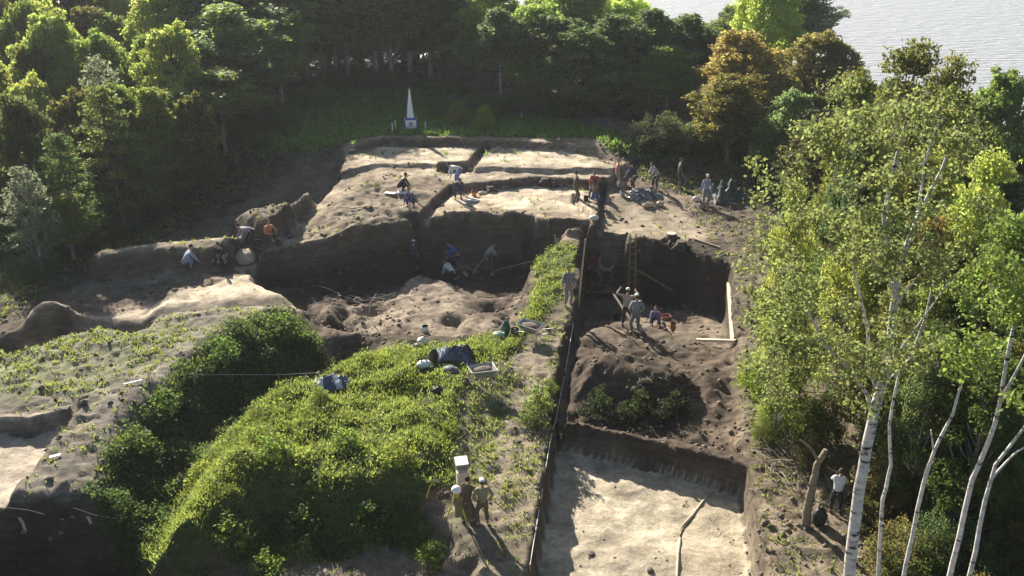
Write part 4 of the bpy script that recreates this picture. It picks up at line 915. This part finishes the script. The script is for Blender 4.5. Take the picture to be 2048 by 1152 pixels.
def lumpy(name, loc, size, m, label, cat, n=1, jit=.18, rz=0, group=None, parts=()):
    o = empty(name, loc, rz, label, cat, group)
    return o
def bag(loc, size, m, label, cat='bag', name='bag', rz=0, group=None, band=None):
    o = empty(name, loc, rz, label, cat, group); b_ = MB(); b_.ellip((0, 0, size[2] * .42), (size[0] / 2, size[1] / 2, size[2] / 2), 12, 8, .10); b_.build('sack', m, o, True)
    t = MB(); t.tube([(-size[0] * .22, 0, size[2] * .82), (-size[0] * .1, 0, size[2] * 1.12), (size[0] * .1, 0, size[2] * 1.12), (size[0] * .22, 0, size[2] * .82)], .018, 5); t.build('strap', band or m, o)
    return o
def tarp(loc, sx, sy, h, m, label, rz=0, cat='tarpaulin', seed=1, m2=None, group=None):
    n = 26; r_ = random.Random(seed); V = []; ph = [r_.uniform(0, 6) for _ in range(8)]
    for i in range(n):
        for j in range(n):
            a, b_ = i / (n - 1) * 2 - 1, j / (n - 1) * 2 - 1; rr = 1 + .18 * math.sin(3 * math.atan2(b_, a) + ph[0])
            d = max(abs(a), abs(b_)); dome = max(0, 1 - d ** 3)
            z = h * dome * (.62 + .30 * math.sin(4 * a + ph[1] + 2 * b_) * math.sin(5 * b_ + ph[2]) + .22 * math.sin(11 * a - 7 * b_ + ph[3])) + .03 + r_.uniform(-.02, .02)
            x = a * sx / 2 * rr; y = b_ * sy / 2 * rr; c_, s_ = math.cos(rz), math.sin(rz)
            X_, Y_ = x * c_ - y * s_, x * s_ + y * c_; V.append((X_, Y_, z + gz(loc[0] + X_, loc[1] + Y_) - loc[2]))
    Fc = [(i * n + j, (i + 1) * n + j, (i + 1) * n + j + 1, i * n + j + 1) for i in range(n - 1) for j in range(n - 1)]
    o = MB(); o.add(V, Fc); q = o.build('tarpaulin', m, None, False); q.location = loc
    if m2: q.data.materials.append(m2); [setattr(pl, 'material_index', 1) for pl in q.data.polygons if math.sin(pl.center.x * 9 + pl.center.y * 5) > .55]
    md = q.modifiers.new('t', 'SOLIDIFY'); md.thickness = .012
    return tag(q, label, cat, group)
TB = mat('blue_plastic', (.06, .075, .14), .35, .3, 6); TW_ = mat('white_plastic', (.55, .57, .62), .35, .2, 6); TD = mat('dark_plastic', (.03, .04, .065), .3, .3, 6)
WB = mat('white_bag', (.62, .62, .60), .7, .12, 6); BB = mat('black_bag', (.022, .022, .026), .55, .2, 6); CREAM = mat('cream_sack', (.60, .47, .32), .9, .1); GREENB = mat('green_bag', (.03, .09, .07), .7, .2)
tarp(hit(664, 770), 1.15, .75, .34, TB, 'crumpled blue and white plastic sheet lying on the bright weeds', .2, seed=3, m2=TW_)
tarp(hit(915, 710), 1.15, .75, .36, TD, 'dark blue plastic sheet beside the wheelbarrow on the mound', -.1, seed=5, m2=TB)
tarp(hit(888, 708), .5, .6, .25, TW_, 'pale crumpled sheet at the left end of the dark blue one', .4, seed=8)
tarp(hit(1290, 392), 1.7, 1.2, .35, mat('grey_sheet', (.18, .19, .20), .6, .4, 5), 'heap of grey sacks and tools among the diggers at the upper right', 0, 'heap', 11, TD)
tarp(hit(1452, 395), 2.0, 1.6, .9, mat('dark_green_sheet', (.06, .08, .075), .6, .3, 4), 'greenish sheet over a mound at the wood edge', .3, seed=13)
bag(hit(1296, 414), (.7, .35, .28), CREAM, 'cream sack at the near side of the heap of tools', rz=.2)
bag(hit(1320, 412), (.45, .32, .3), CREAM, 'smaller cream sack right of the other cream sack')
bag(hit(845, 690), (.42, .42, .36), WB, 'white bag with dark straps at the top edge of the mound', band=BB)
bag(hit(840, 696), (.5, .35, .22), BB, 'flat black bag under the white bag on the mound edge')
bag(hit(848, 735), (.55, .4, .28), WB, 'white bag left of the black rucksack', rz=.4, band=BB)
bag(hit(868, 722), (.36, .3, .5), BB, 'black rucksack standing among the bags on the mound', 'rucksack', 'rucksack')
bag(hit(903, 745), (.6, .38, .26), mat('grey_bag', (.15, .15, .15), .7, .3), 'grey and white bag in front of the black rucksack', rz=-.3, band=WB)
bag(hit(876, 788), (.42, .3, .3), BB, 'small black bag alone on the lower bright weeds')
bag(hit(1012, 668), (.36, .3, .62), GREENB, 'dark green rucksack standing at the path beside the farther wheelbarrow', 'rucksack', 'rucksack')
bag(hit(998, 672), (.5, .35, .2), mat('pale_green', (.45, .55, .42), .7, .1), 'pale green bag at the foot of the dark green rucksack')
bag(hit(1150, 590), (.32, .26, .42), BB, 'black bag on the ground behind the person in grey at the pit rim')
bag(hit(1637, 1050), (.42, .36, .62), BB, 'black rucksack between the leaning dead trunk and the person in white', 'rucksack', 'rucksack')
bag(hit(577, 476), (.5, .36, .32), mat('navy_bag', (.03, .035, .06), .7, .2), 'dark bag on the left tip of the ramp')
bag(hit(1392, 402), (.4, .3, .3), WB, 'pale bag left of the person in the pale blue shirt')
def bucket(loc, m, label, s=1.0):
    o = empty('bucket', loc, 0, label, 'bucket', None); V = []; n = 14; b_ = MB()
    b_.tube([(0, 0, 0), (0, 0, .28 * s), (0, 0, .28 * s), (0, 0, .03)], [.11 * s, .15 * s, .14 * s, .10 * s], n); b_.build('pail', m, o, True)
    h = MB(); h.tube([(.145 * s * math.cos(a), 0, .27 * s + .13 * s * math.sin(a)) for a in np.linspace(0, math.pi, 8)], .006, 4); h.build('handle', STEEL, o)
    return o
bucket(hit(850, 664), WHITE, 'white bucket at the rim above the mound'); bucket(hit(1345, 658), mat('orange_plastic', (.60, .22, .06), .5, .1), 'orange bucket at the end of the narrow trench in the pit')
bucket(hit(1232, 640), BB, 'black bucket beside the people in the deep pit'); bucket(hit(1402, 416), mat('light_bucket', (.4, .42, .48), .5, .1), 'light bucket at the feet of the person in the pale blue shirt')

def wheelbarrow(loc, rz, label, load=None, m=STEEL):
    o = empty('wheelbarrow', loc, rz, label, 'wheelbarrow', 'wheelbarrows')
    # tray: open tub tapering downwards, wheel towards +X
    b_ = MB(); top = [(-.42, -.32, .62), (.52, -.27, .66), (.52, .27, .66), (-.42, .32, .62)]; bot = [(-.25, -.19, .36), (.26, -.15, .36), (.26, .15, .36), (-.25, .19, .36)]
    ins = [(x * .95, y * .93, z) for x, y, z in top]; ib = [(x * .95, y * .93, z + .02) for x, y, z in bot]
    V = top + bot + ins + ib; Fc = []
    for k in range(4):
        j = (k + 1) % 4; Fc += [(k, 4 + k, 4 + j, j), (8 + k, 8 + j, 12 + j, 12 + k), (k, j, 8 + j, 8 + k)]
    Fc += [(7, 6, 5, 4), (12, 13, 14, 15)]; b_.add(V, Fc); b_.build('tray', m, o)
    r_ = MB(); r_.tube([Vector(p) for p in top + [top[0]]], .016, 5); r_.build('rim', mat('pale_metal', (.55, .54, .52), .4, .1, 5, .3), o)
    for s_ in (-1, 1):
        h = MB(); h.tube([(.72, s_ * .06, .19), (.2, s_ * .17, .33), (-.35, s_ * .25, .40), (-.85, s_ * .29, .56)], .017, 6); h.build('handle', STEEL, o)
        l = MB(); l.tube([(-.12, s_ * .22, .36), (-.30, s_ * .24, .0), (-.42, s_ * .25, .37)], .014, 5); l.build('leg', STEEL, o)
        g = MB(); g.tube([(-.85, s_ * .29, .56), (-.99, s_ * .295, .60)], .022, 6); g.build('grip', RUB, o)
    w_ = MB(); w_.tube([(.72 + .145 * math.cos(a), 0, .19 + .145 * math.sin(a)) for a in np.linspace(0, 2 * math.pi, 17)], .042, 6, False); w_.build('tyre', RUB, o, True)
    w_ = MB(); w_.tube([(.72, -.05, .19), (.72, .05, .19)], [.09, .09], 10); w_.build('rim_disc', STEEL, o)
    if load: l = MB(); l.ellip((.04, 0, .57), (.36, .22, .10), 10, 6, .08); l.build('load', load, o, True)
    return o
SOILM = mat('load_soil', (.13, .10, .08), .95, .3, 8, bumpy=.4)
wheelbarrow(hit(968, 768), R(200), 'galvanised wheelbarrow full of earth on the grass beside the dark blue sheet', SOILM)
wheelbarrow(hit(1062, 678), R(150), 'farther wheelbarrow standing on the path next to the dark green rucksack', SOILM)
wheelbarrow(hit(1213, 560), R(85), 'wheelbarrow in the deep pit seen by its two white handles', None, mat('white_tray', (.5, .5, .5), .5, .1))

def plank(a, b_, wd, th, m, label, name='plank', cat='plank', group=None, lift=0):
    a, b_ = Vector(a), Vector(b_); d = b_ - a; o = MB(); n = 8; V = []
    sd = d.cross(Vector((0, 0, 1))).normalized() * wd / 2
    for i in range(n + 1):
        p = a + d * i / n - a + Vector((0, 0, lift * math.sin(math.pi * i / n)))
        V += [p - sd, p + sd, p + sd + Vector((0, 0, th)), p - sd + Vector((0, 0, th))]
    Fc = [(0, 1, 2, 3), tuple(4 * n + k for k in (3, 2, 1, 0))]
    for i in range(n):
        for k in range(4): Fc.append((4 * i + k, 4 * (i + 1) + k, 4 * (i + 1) + (k + 1) % 4, 4 * i + (k + 1) % 4))
    o.add(V, Fc); q = o.build(name, m); q.location = a; return tag(q, label, cat, group)
up = Vector((0, 0, .05))
plank(hit(706, 606) + up, hit(792, 592) + up * 3, .13, .04, WOODP, 'long pale curved board lying over roots on the lower level', lift=-.08)
plank(hit(1456, 572) + up, hit(1464, 686) + up, .14, .12, WOODP, 'long pale timber beam along the right rim of the deep pit', 'beam', 'beam')
plank(hit(1392, 684) + up, hit(1470, 687) + up, .14, .10, WOODP, 'short pale timber beam across the near right corner of the pit', 'beam', 'beam')
plank(hit(770, 388) + up, hit(790, 390) + up, .22, .05, WHITE, 'thin white board left of the crouching person in black', 'board', 'board')
plank(hit(795, 388) + up, hit(819, 389) + up, .26, .07, WHITE, 'thick white board under the crouching person in black', 'board', 'board')
plank(hit(1262, 548) + up, hit(1345, 585) + up, .16, .06, WOOD, 'grey board along the dark trench under the back face of the pit', 'board')
plank(hit(925, 535) + up, hit(955, 548) + up, .08, .05, WOOD, 'thin slat at the feet of the blue-topped digger')
plank(hit(985, 552) + up * 4, hit(1070, 530) + up * 4, .16, .05, WOOD, 'grey board spanning the narrow trench near the weeds')
plank(hit(1205, 562) + up, hit(1285, 680) + up, .10, .05, DWOOD, 'dark board running down the pit floor past the people')
plank(hit(1345, 770) + up, hit(1405, 800) + up, .08, .04, DWOOD, 'dark stick on the right flank of the heap', 'stick', 'stick')
plank(hit(248, 772) + up, hit(285, 764) + up, .06, .03, WB, 'thin white strip on the grey bench', 'strip', 'strip')
plank(hit(100, 918) + up, hit(122, 912) + up, .12, .02, WB, 'small white sheet lying on the grey bench by the cut', 'sheet', 'sheet')
# shaft against the back face of the pit
p = hit(1262, 575); L = empty('ladder', p, 0, 'rough timber ladder leaning on the back face of the deep pit', 'ladder')
for s_ in (-1, 1): l = MB(); l.tube([(s_ * .16, -.35, 0), (s_ * .14, .25, 2.6)], .035, 5); l.build('rail', WOOD, L)
for k in range(7):
    t = (k + .7) / 7.5; l = MB(); l.tube([(-.16, -.35 + .6 * t, 2.6 * t), (.16, -.35 + .6 * t, 2.6 * t)], .02, 5); l.build('rung', WOOD, L)
# poles and stakes
def pole(u, v, vtop, r_, m, label, lean=0, name='pole', cat='pole', ln=None):
    b0 = hit(u, v); t = at_Y(u + lean, vtop, b0.y); o = MB(); o.tube([Vector((0, 0, -.2)), Vector((t[0] - b0.x, 0, t[2] - b0.z)) * .5, Vector((t[0] - b0.x, 0, t[2] - b0.z))], [r_, r_ * .9, r_ * .7], 6)
    q = o.build(name, m); q.location = b0; return tag(q, label, cat)
pole(1548, 572, 404, .045, WOOD, 'tall thin wooden pole at the edge of the right wood', 10)
pole(1157, 605, 478, .045, WOODP, 'long pale pole leaning at the left rim of the deep pit', 14)
pole(1115, 495, 470, .03, WOODP, 'short pale stake above the weed ridge', -6, 'stake', 'stake')
pole(1432, 408, 384, .035, WOOD, 'left one of two short stakes by the wood edge', 0, 'stake', 'stake'); pole(1439, 410, 383, .035, WOOD, 'right one of two short stakes by the wood edge', 2, 'stake', 'stake')
pole(1528, 556, 544, .05, WHITE, 'small white peg on the dark bank right of the pit', 0, 'peg', 'peg')
pole(748, 652, 642, .035, WHITE, 'small white peg below the dark hollow', 0, 'peg', 'peg')
pole(50, 1052, 1035, .05, WOODP, 'left pale peg on the wall of the shaded lower pit', -12, 'peg', 'peg'); pole(183, 1050, 1033, .05, WOODP, 'right pale peg on the wall of the shaded lower pit', -10, 'peg', 'peg')
pole(1043, 238, 225, .03, WHITE, 'tiny white marker post at the foot of the wood', 0, 'peg', 'peg')
pole(1600, 560, 528, .03, WOOD, 'thin stake among the yellow-green bushes right of the tall pole', 6, 'stake', 'stake')
# cords
def cord(pts, label, r_=.010, m=ROPE, sag=.0, zoff=.12, pins=True):
    W = [hit(*p) + Vector((0, 0, zoff)) for p in pts]; D = []
    for k in range(len(W) - 1):
        for t in np.linspace(0, 1, 8)[:-1]: D.append(W[k].lerp(W[k + 1], t) - Vector((0, 0, sag * math.sin(math.pi * t))))
    D.append(W[-1]); base = W[0].copy(); o = empty('marking_cord', base, 0, label, 'cord')
    c = MB(); c.tube([d - base for d in D], r_, 4); c.build('cord', m, o)
    if pins:
        for w_ in W: s_ = MB(); s_.tube([w_ - base - Vector((0, 0, zoff + .1)), w_ - base + Vector((0, 0, .05))], .018, 5); s_.build('peg', WOODP, o)
cord([(1146, 655), (1132, 740), (1112, 845), (1102, 880), (1083, 995), (1073, 1060), (1060, 1140)], 'white cord stretched along the left rim of the near trench', .014)
cord([(300, 768), (390, 772), (560, 772), (640, 768)], 'thin white cord crossing the overgrown gully', .008, zoff=.45)
cord([(0, 1024), (60, 1036), (130, 1052)], 'dotted white cord over the shaded pit at the left border', .012, zoff=.15, pins=False)
cord([(150, 1030), (190, 1038), (240, 1048)], 'second white cord over the shaded pit, nearer the gully', .012, zoff=.15, pins=False)
# root on the sand floor
rt = MB(); q = [(1425, 985), (1405, 1005), (1385, 1032), (1365, 1055), (1358, 1080), (1356, 1110), (1354, 1150), (1352, 1200)]
W = [hit(*p) + Vector((0, 0, .02)) for p in q]; rt.tube([w_ - W[0] for w_ in W], [.025, .04, .045, .05, .05, .045, .045, .04], 6)
o = rt.build('hose', mat('root', (.40, .34, .26), .9, .2), None, True); o.location = W[0]; tag(o, 'long bent pale root lying across the sand floor of the near trench', 'root'); o.name = 'root'
# tree stumps, boulder, earth lumps
def stump(u, v, r_, h, label, white=True):
    o = empty('tree_stump', hit(u, v), random.uniform(0, 6), label, 'tree stump', 'tree stumps'); b_ = MB()
    b_.tube([(0, 0, -.15), (0, 0, .08), (0, 0, h)], [r_ * 1.5, r_ * 1.1, r_ * .9], 9)
    for k in range(5): a = k * 1.26 + .3; b_.tube([(math.cos(a) * r_ * .8, math.sin(a) * r_ * .8, .1), (math.cos(a) * r_ * 2.4, math.sin(a) * r_ * 2.4, -.05)], [r_ * .35, r_ * .12], 5)
    b_.build('bole', DWOOD, o, True)
    c = MB(); c.tube([(0, 0, h), (0, 0, h + .015)], r_ * .86, 9); c.build('cut_top', mat('cut_wood', (.5, .42, .32), .8, .1) if white else DWOOD, o)
stump(1342, 480, .28, .35, 'dark stump with pale cut top on the right square'); stump(1362, 494, .26, .28, 'dark rooty stump on the pit rim', False)
stump(1090, 368, .26, .25, 'low dark stump on the edge of the sunlit square', False); stump(980, 380, .25, .2, 'dark stump behind the bending people', False); stump(1108, 372, .2, .2, 'smaller dark stump beside the low dark one', False)
def rock(u, v, s, m, label, name='boulder', cat='boulder'):
    b_ = MB(); b_.ellip((0, 0, s[2] * .3), s, 12, 8, .12); o = b_.build(name, m, None, True); o.location = hit(u, v); o.rotation_euler.z = random.uniform(0, 3); return tag(o, label, cat)
rock(490, 518, (.62, .5, .36), mat('pale_stone', (.42, .36, .26), .9, .2, 3, bumpy=.3), 'rounded pale boulder left of the ramp tip')
rock(1300, 1142, (.12, .1, .06), CL0 if False else mat('dark_stone', (.12, .10, .08), .9, .2), 'small dark stone on the sand floor near the bottom edge', 'stone', 'stone')
rock(1182, 1108, (.14, .1, .05), mat('dark_stone', (.12, .10, .08), .9, .2), 'dark stone at the left of the sand floor', 'stone', 'stone')
rock(705, 305, (.3, .2, .15), mat('dark_stone', (.12, .10, .08), .9, .2), 'dark lump on the upper left square', 'stone', 'stone')
# hand tools
def spade(u, v, h, ang, label, tilt=.5, m=WOOD):
    o = empty('spade', hit(u, v), ang, label, 'spade'); s_ = MB(); s_.tube([(0, 0, .22), (0, math.sin(tilt) * h, math.cos(tilt) * h)], .018, 6); s_.build('shaft', m, o)
    b_ = MB(); b_.box((0, -.03, .12), (.22, .02, .28), Matrix.Rotation(-tilt, 3, 'X')); b_.build('blade', STEEL, o); g = MB(); e_ = Vector((0, math.sin(tilt) * h, math.cos(tilt) * h)); g.tube([e_ - Vector((.06, 0, 0)), e_ + Vector((.06, 0, 0))], .016, 5); g.build('grip', m, o)
spade(930, 552, 1.25, R(60), 'spade held slanting by the blue-topped digger', .7); spade(950, 548, 1.1, R(-70), 'spade leaning between the two diggers on the lower level', .6, WOODP)
spade(985, 552, 1.0, R(10), 'spade standing beside the bending person in pale grey', .2); spade(1322, 375, 1.1, R(90), 'shovel in the hands of the grey-topped person behind the tool heap', .5)
spade(1280, 660, 1.1, R(70), 'spade beside the grey-clad person in the deep pit', .4)
p = hit(868, 998); o = empty('hand_saw', p, .6, 'curved yellow-handled tool lying at the edge of the weeds', 'tool'); b_ = MB(); b_.tube([(-.25, 0, .12), (-.1, .05, .42), (.0, .06, .5), (.05, .0, .44)], .022, 5); b_.build('handle', YEL, o)
b_ = MB(); b_.tube([(-.25, 0, .12), (.1, -.02, .10), (.35, .02, .2)], .02, 5); b_.build('bow', RUSTM, o)
o = empty('crate', hit(1330, 640), .3, 'small reddish crate between the people in the pit', 'crate'); b_ = MB(); b_.box((0, 0, .02), (.5, .35, .03)); b_.build('crate_floor', RUSTM, o)
for x, y, a, b2 in ((0, .17, .5, .02), (0, -.17, .5, .02), (.24, 0, .02, .32), (-.24, 0, .02, .32)): b_ = MB(); b_.box((x, y, .13), (a, b2, .2)); b_.build('side_board', RUSTM, o)

bucket(hit(948, 392), mat('orange_plastic', (.60, .22, .06), .5, .1), 'orange bucket beside the bending person on the sunlit square'); bucket(hit(1172, 402), BB, 'black bucket near the kneeling digger at the baulk')
bucket(hit(1245, 392), mat('light_bucket', (.4, .42, .48), .5, .1), 'light bucket between the salmon-topped person and the tool heap'); bucket(hit(560, 492), BB, 'black bucket on the left tip of the ramp')
bag(hit(1188, 440), (.5, .4, .3), WB, 'white bag at the near end of the dark baulk line'); bag(hit(965, 388), (.5, .3, .16), CREAM, 'flat cream bag on the sunlit square by the bending pair')
plank(hit(930, 402) + up, hit(955, 404) + up, .2, .04, WHITE, 'white board at the feet of the navy-clothed digger', 'board', 'board')
plank(hit(700, 420) + up, hit(742, 414) + up, .08, .05, WOOD, 'short stick lying on the left spoil slope', 'stick', 'stick'); plank(hit(1385, 480) + up, hit(1440, 498) + up, .09, .06, WOOD, 'grey pole lying right of the pale topped stump', 'stick', 'stick')
plank(hit(1490, 600) + up, hit(1500, 660) + up, .10, .05, DWOOD, 'dark branch lying beside the long timber beam', 'stick', 'stick'); plank(hit(1215, 655) + up, hit(1250, 672) + up, .07, .04, WOOD, 'short lath on the pit floor behind the two standing people', 'stick', 'stick')

# ---------------------------------------------------------------- ground cover nobody could count
rng = np.random.default_rng(5)
for o_ in [q for q in COL.objects if q.get('category') in ('bag', 'rucksack', 'wheelbarrow', 'tarpaulin', 'bucket', 'person', 'cabinet', 'tripod', 'cord', 'tool')]:
    if o_.name.startswith('marking'): continue
    keep = 1 - np.exp(-(np.hypot(GX - o_.location.x, GY - o_.location.y) / .62) ** 4); WEED *= keep; GRASS *= .3 + .7 * keep
def scatter(n, mask, box=(-26, 17, 14, 66), bias=1.4):
    x = rng.uniform(box[0], box[1], n)
    y = box[2] + (box[3] - box[2]) * rng.uniform(0, 1, n) ** bias
    ok = rng.random(n) < sample(mask, x, y)
    x, y = x[ok], y[ok]
    # keep what the camera side could plausibly see
    dep = y * CT + CAMZ * ST; ok = np.abs(x / dep * F) < 1180
    x, y = x[ok], y[ok]
    return x, y, sample(H, x, y)
def stuff(name, me, m, label, colr=(1, 1, 1)):
    me.materials.append(m); o = link(bpy.data.objects.new(name, me)); o.color = (*colr, 1)
    return tag(o, label, None, None, 'stuff')
steep = 1 - sstep(1.6, 3.0, slope)
PATCH = sstep(-.45, .35, N1 + .9 * N2)
# leafy weeds: clumps of small leaves, taller where the noise swells
def weeds(name, n, mask, colr, label, box, leaf=.05, top=.42, per=7):
    x, y, z = scatter(n, mask, box, 1.15)
    sw = np.clip(.30 + fbm(x, y, .6, 2, 71) * 2.4 + .5 * fbm(x, y, 2.6, 2, 72), .05, 1.4)
    k = len(x); cx = np.repeat(x, per); cy = np.repeat(y, per); cz = np.repeat(z, per); s = np.repeat(sw, per)
    cx += rng.normal(size=k * per) * .11; cy += rng.normal(size=k * per) * .11
    cz = sample(H, cx, cy) * .5 + cz * .5 + rng.random(k * per) ** .6 * top * s
    Nn = rng.normal(size=(k * per, 3)) * .7 + np.array((0, 0, .9))
    V = leaf_quads(np.stack([cx, cy, cz], 1), Nn, leaf, .62)
    me = new_mesh(name, V, np.arange(len(V)).reshape(-1, 4)); return stuff(name, me, LEAF, label, colr)
gul = (1 - sstep(-.3, .3, sdist(world_poly([(600, 612, .9), (680, 690, .2), (610, 770, -.4), (480, 840, -.4), (350, 990, -.4), (250, 1150, -.4), (150, 1000, .7), (190, 880, .9), (260, 790, .9), (380, 695, .9), (490, 615, .9)]))))
weeds('weeds', 66000, np.clip(WEED, 0, 1) * (1 - gul) * (.2 + .8 * PATCH) * np.where((GY > 33) & (GX > 1.5), .4 * PATCH, 1), (.145, .185, .045), 'bright yellow-green weeds covering the spoil mound', (-15, 4, 17, 46), .040, .30, 6)
weeds('slope_weeds', 40000, np.clip(WEED, 0, 1) * gul, (.06, .095, .025), 'leafy weeds tinted dark for the shaded flank between bench and mound', (-20, -5, 18, 40), .05, .34, 6)  # darker tint than the mound weeds paints in the flank's shade
GP = np.clip(GRASS, 0, 1) * steep * sstep(-.35, .45, N1 * .8 + N2 * 1.1 - .35 + GRASS * .9)
weeds('low_weeds', 15000, GP * .8 * (sd_site < 1), (.13, .165, .04), 'low tufts of weed scattered over the bare earth', (-26, 16, 15, 50), .045, .13, 6)
# grass blades
def blades(name, n, mask, colr, label, box, hgt=.11, per=5):
    x, y, z = scatter(n, mask, box, 1.2); k = len(x) * per
    cx = np.repeat(x, per) + rng.normal(size=k) * .06; cy = np.repeat(y, per) + rng.normal(size=k) * .06; cz = sample(H, cx, cy)
    a = rng.uniform(0, 6.28, k); hh = hgt * rng.uniform(.5, 1.4, k); w_ = .012 + .0006 * cy
    dx, dy = np.cos(a) * w_, np.sin(a) * w_; lx, ly = rng.normal(size=k) * hh * .5, rng.normal(size=k) * hh * .5
    V = np.stack([np.stack([cx - dx, cy - dy, cz - .01], 1), np.stack([cx + dx, cy + dy, cz - .01], 1), np.stack([cx + lx, cy + ly, cz + hh], 1)], 1).reshape(-1, 3)
    me = new_mesh(name, V, np.arange(len(V)).reshape(-1, 3)); return stuff(name, me, LEAF, label, colr)
blades('grass', 110000, np.clip(GRASS * .9 + .45 * WEED, 0, 1) * steep * (.25 + .75 * PATCH), (.135, .16, .05), 'short patchy grass on the path and banks', (-26, 17, 15, 56))
blades('mound_grass', 60000, np.clip(WEED, 0, 1) * (1 - gul) * (GX < 1.2) * (.15 + .85 * PATCH), (.145, .18, .05), 'short bright lime grass on the spoil mound', (-15, 4, 17, 46), .16)
blades('clearing_grass', 26000, np.clip(GRASS, 0, 1) * (GY > 55), (.11, .18, .045), 'shaded green grass around the monument', (-24, 30, 55, 78), .25)
# clods and stones
def clods(name, n, mask, lo, hi, label, m, box):
    x, y, z = scatter(n, mask, box, 1.1); k = len(x); s = lo + (hi - lo) * rng.random(k) ** 4
    base = np.array([(1, 0, 0), (0, 1, 0), (-1, 0, 0), (0, -1, 0), (0, 0, .8), (0, 0, -.8)])
    V = base[None] * s[:, None, None] * rng.uniform(.6, 1.3, (k, 6, 3)); a = rng.uniform(0, 6.28, k); ca, sa = np.cos(a)[:, None], np.sin(a)[:, None]
    V = np.stack([V[..., 0] * ca - V[..., 1] * sa, V[..., 0] * sa + V[..., 1] * ca, V[..., 2]], -1)
    V += np.stack([x, y, z + s * .2], 1)[:, None]
    f = np.array([(0, 1, 4), (1, 2, 4), (2, 3, 4), (3, 0, 4), (1, 0, 5), (2, 1, 5), (3, 2, 5), (0, 3, 5)])
    me = new_mesh(name, V.reshape(-1, 3), (f[None] + 6 * np.arange(k)[:, None, None]).reshape(-1, 3)); return stuff(name, me, m, label)
CL = mat('clod', (.15, .118, .088), .95, .35, 3)
clods('clods', 55000, (sd_site < 3) * (1 - .8 * ((GX > -4) & (GX < 2.2) & (GY < 34))) * (.12 + .5 * sstep(0, .5, N1) + .4 * sstep(.4, 1, slope)) * (1 - np.clip(WEED, 0, 1)) * (C.mean(2) < .26), .02, .14, 'loose clods of brown earth', CL, (-25, 17, 15, 62))
clods('pale_crumbs', 9000, (C.mean(2) >= .26) * .3 * steep, .012, .06, 'pale crumbs of sand', mat('crumb', (.33, .28, .21), .95, .3, 3), (-20, 12, 15, 60))
# fallen twigs and roots
TW = mat('twig', (.23, .185, .135), .9, .45, 2)
def twigs(name, spots, n, label, L=.7, spread=1.0, zup=.35, m=TW):
    tb = MB()
    for (p, rx, ry) in spots:
        for k in range(n):
            x = p.x + random.gauss(0, rx * .5) * spread; y = p.y + random.gauss(0, ry * .5); z = gz(x, y) + random.random() ** 2 * zup
            a = random.uniform(0, 6.28); l = L * random.uniform(.4, 1.5); q = Vector((math.cos(a) * l, math.sin(a) * l, random.uniform(-.15, .35) * l))
            r = random.uniform(.006, .02)
            tb.tube([(x, y, z), Vector((x, y, z)) + q * .5 + Vector((0, 0, random.uniform(0, .1))), Vector((x, y, z)) + q], [r, r * .8, r * .4], 3, False)
    o = tb.build(name, m); return o
for (u, v, rx, ry, n, lab) in ((1555, 760, 1.0, 2.0, 150, 'tangled heap of pinkish cut branches on the right bank'),
    (1590, 860, 1.3, 1.4, 170, 'large grey brush pile above the leaning dead trunk'),
    (1520, 620, .8, 1.6, 120, 'brown brush heap between beam and right wood'),
    (1500, 450, 2.0, 1.5, 130, 'scattered cut branches at the pole on the right'),
    (1530, 500, 1.8, 1.2, 90, 'thin brush pile below the tall pole'),
    (1400, 420, 1.5, 1.2, 60, 'roots and sticks beside the digger with the bucket'),
    (1840, 1060, 1.2, .8, 110, 'pale sticks heaped among the slim birches'),
    (730, 610, 1.6, .6, 80, 'dry roots around the long curved board'),
    (600, 565, 2.0, .5, 60, 'roots hanging along the foot of the tall dark face'),
    (1555, 930, .7, 1., 70, 'light brush pile beside the leaning dead trunk')):
    p_ = hit(u, v); q_ = empty('brush_pile', p_, 0, lab, 'brush pile', 'brush piles of cut branches'); t_ = twigs('twigs', [(p_, rx, ry)], n, lab)
    t_.parent = q_; t_.location = -p_; t_['kind'] = 'stuff'
tag(twigs('litter', [(hit(1560, 700), 2, 8), (hit(1600, 1000), 2.5, 3), (hit(700, 650), 4, 2), (hit(1320, 790), 2, 2)], 130, '', .3, 1, .05), 'fallen twigs strewn over the ground', None, None, 'stuff')
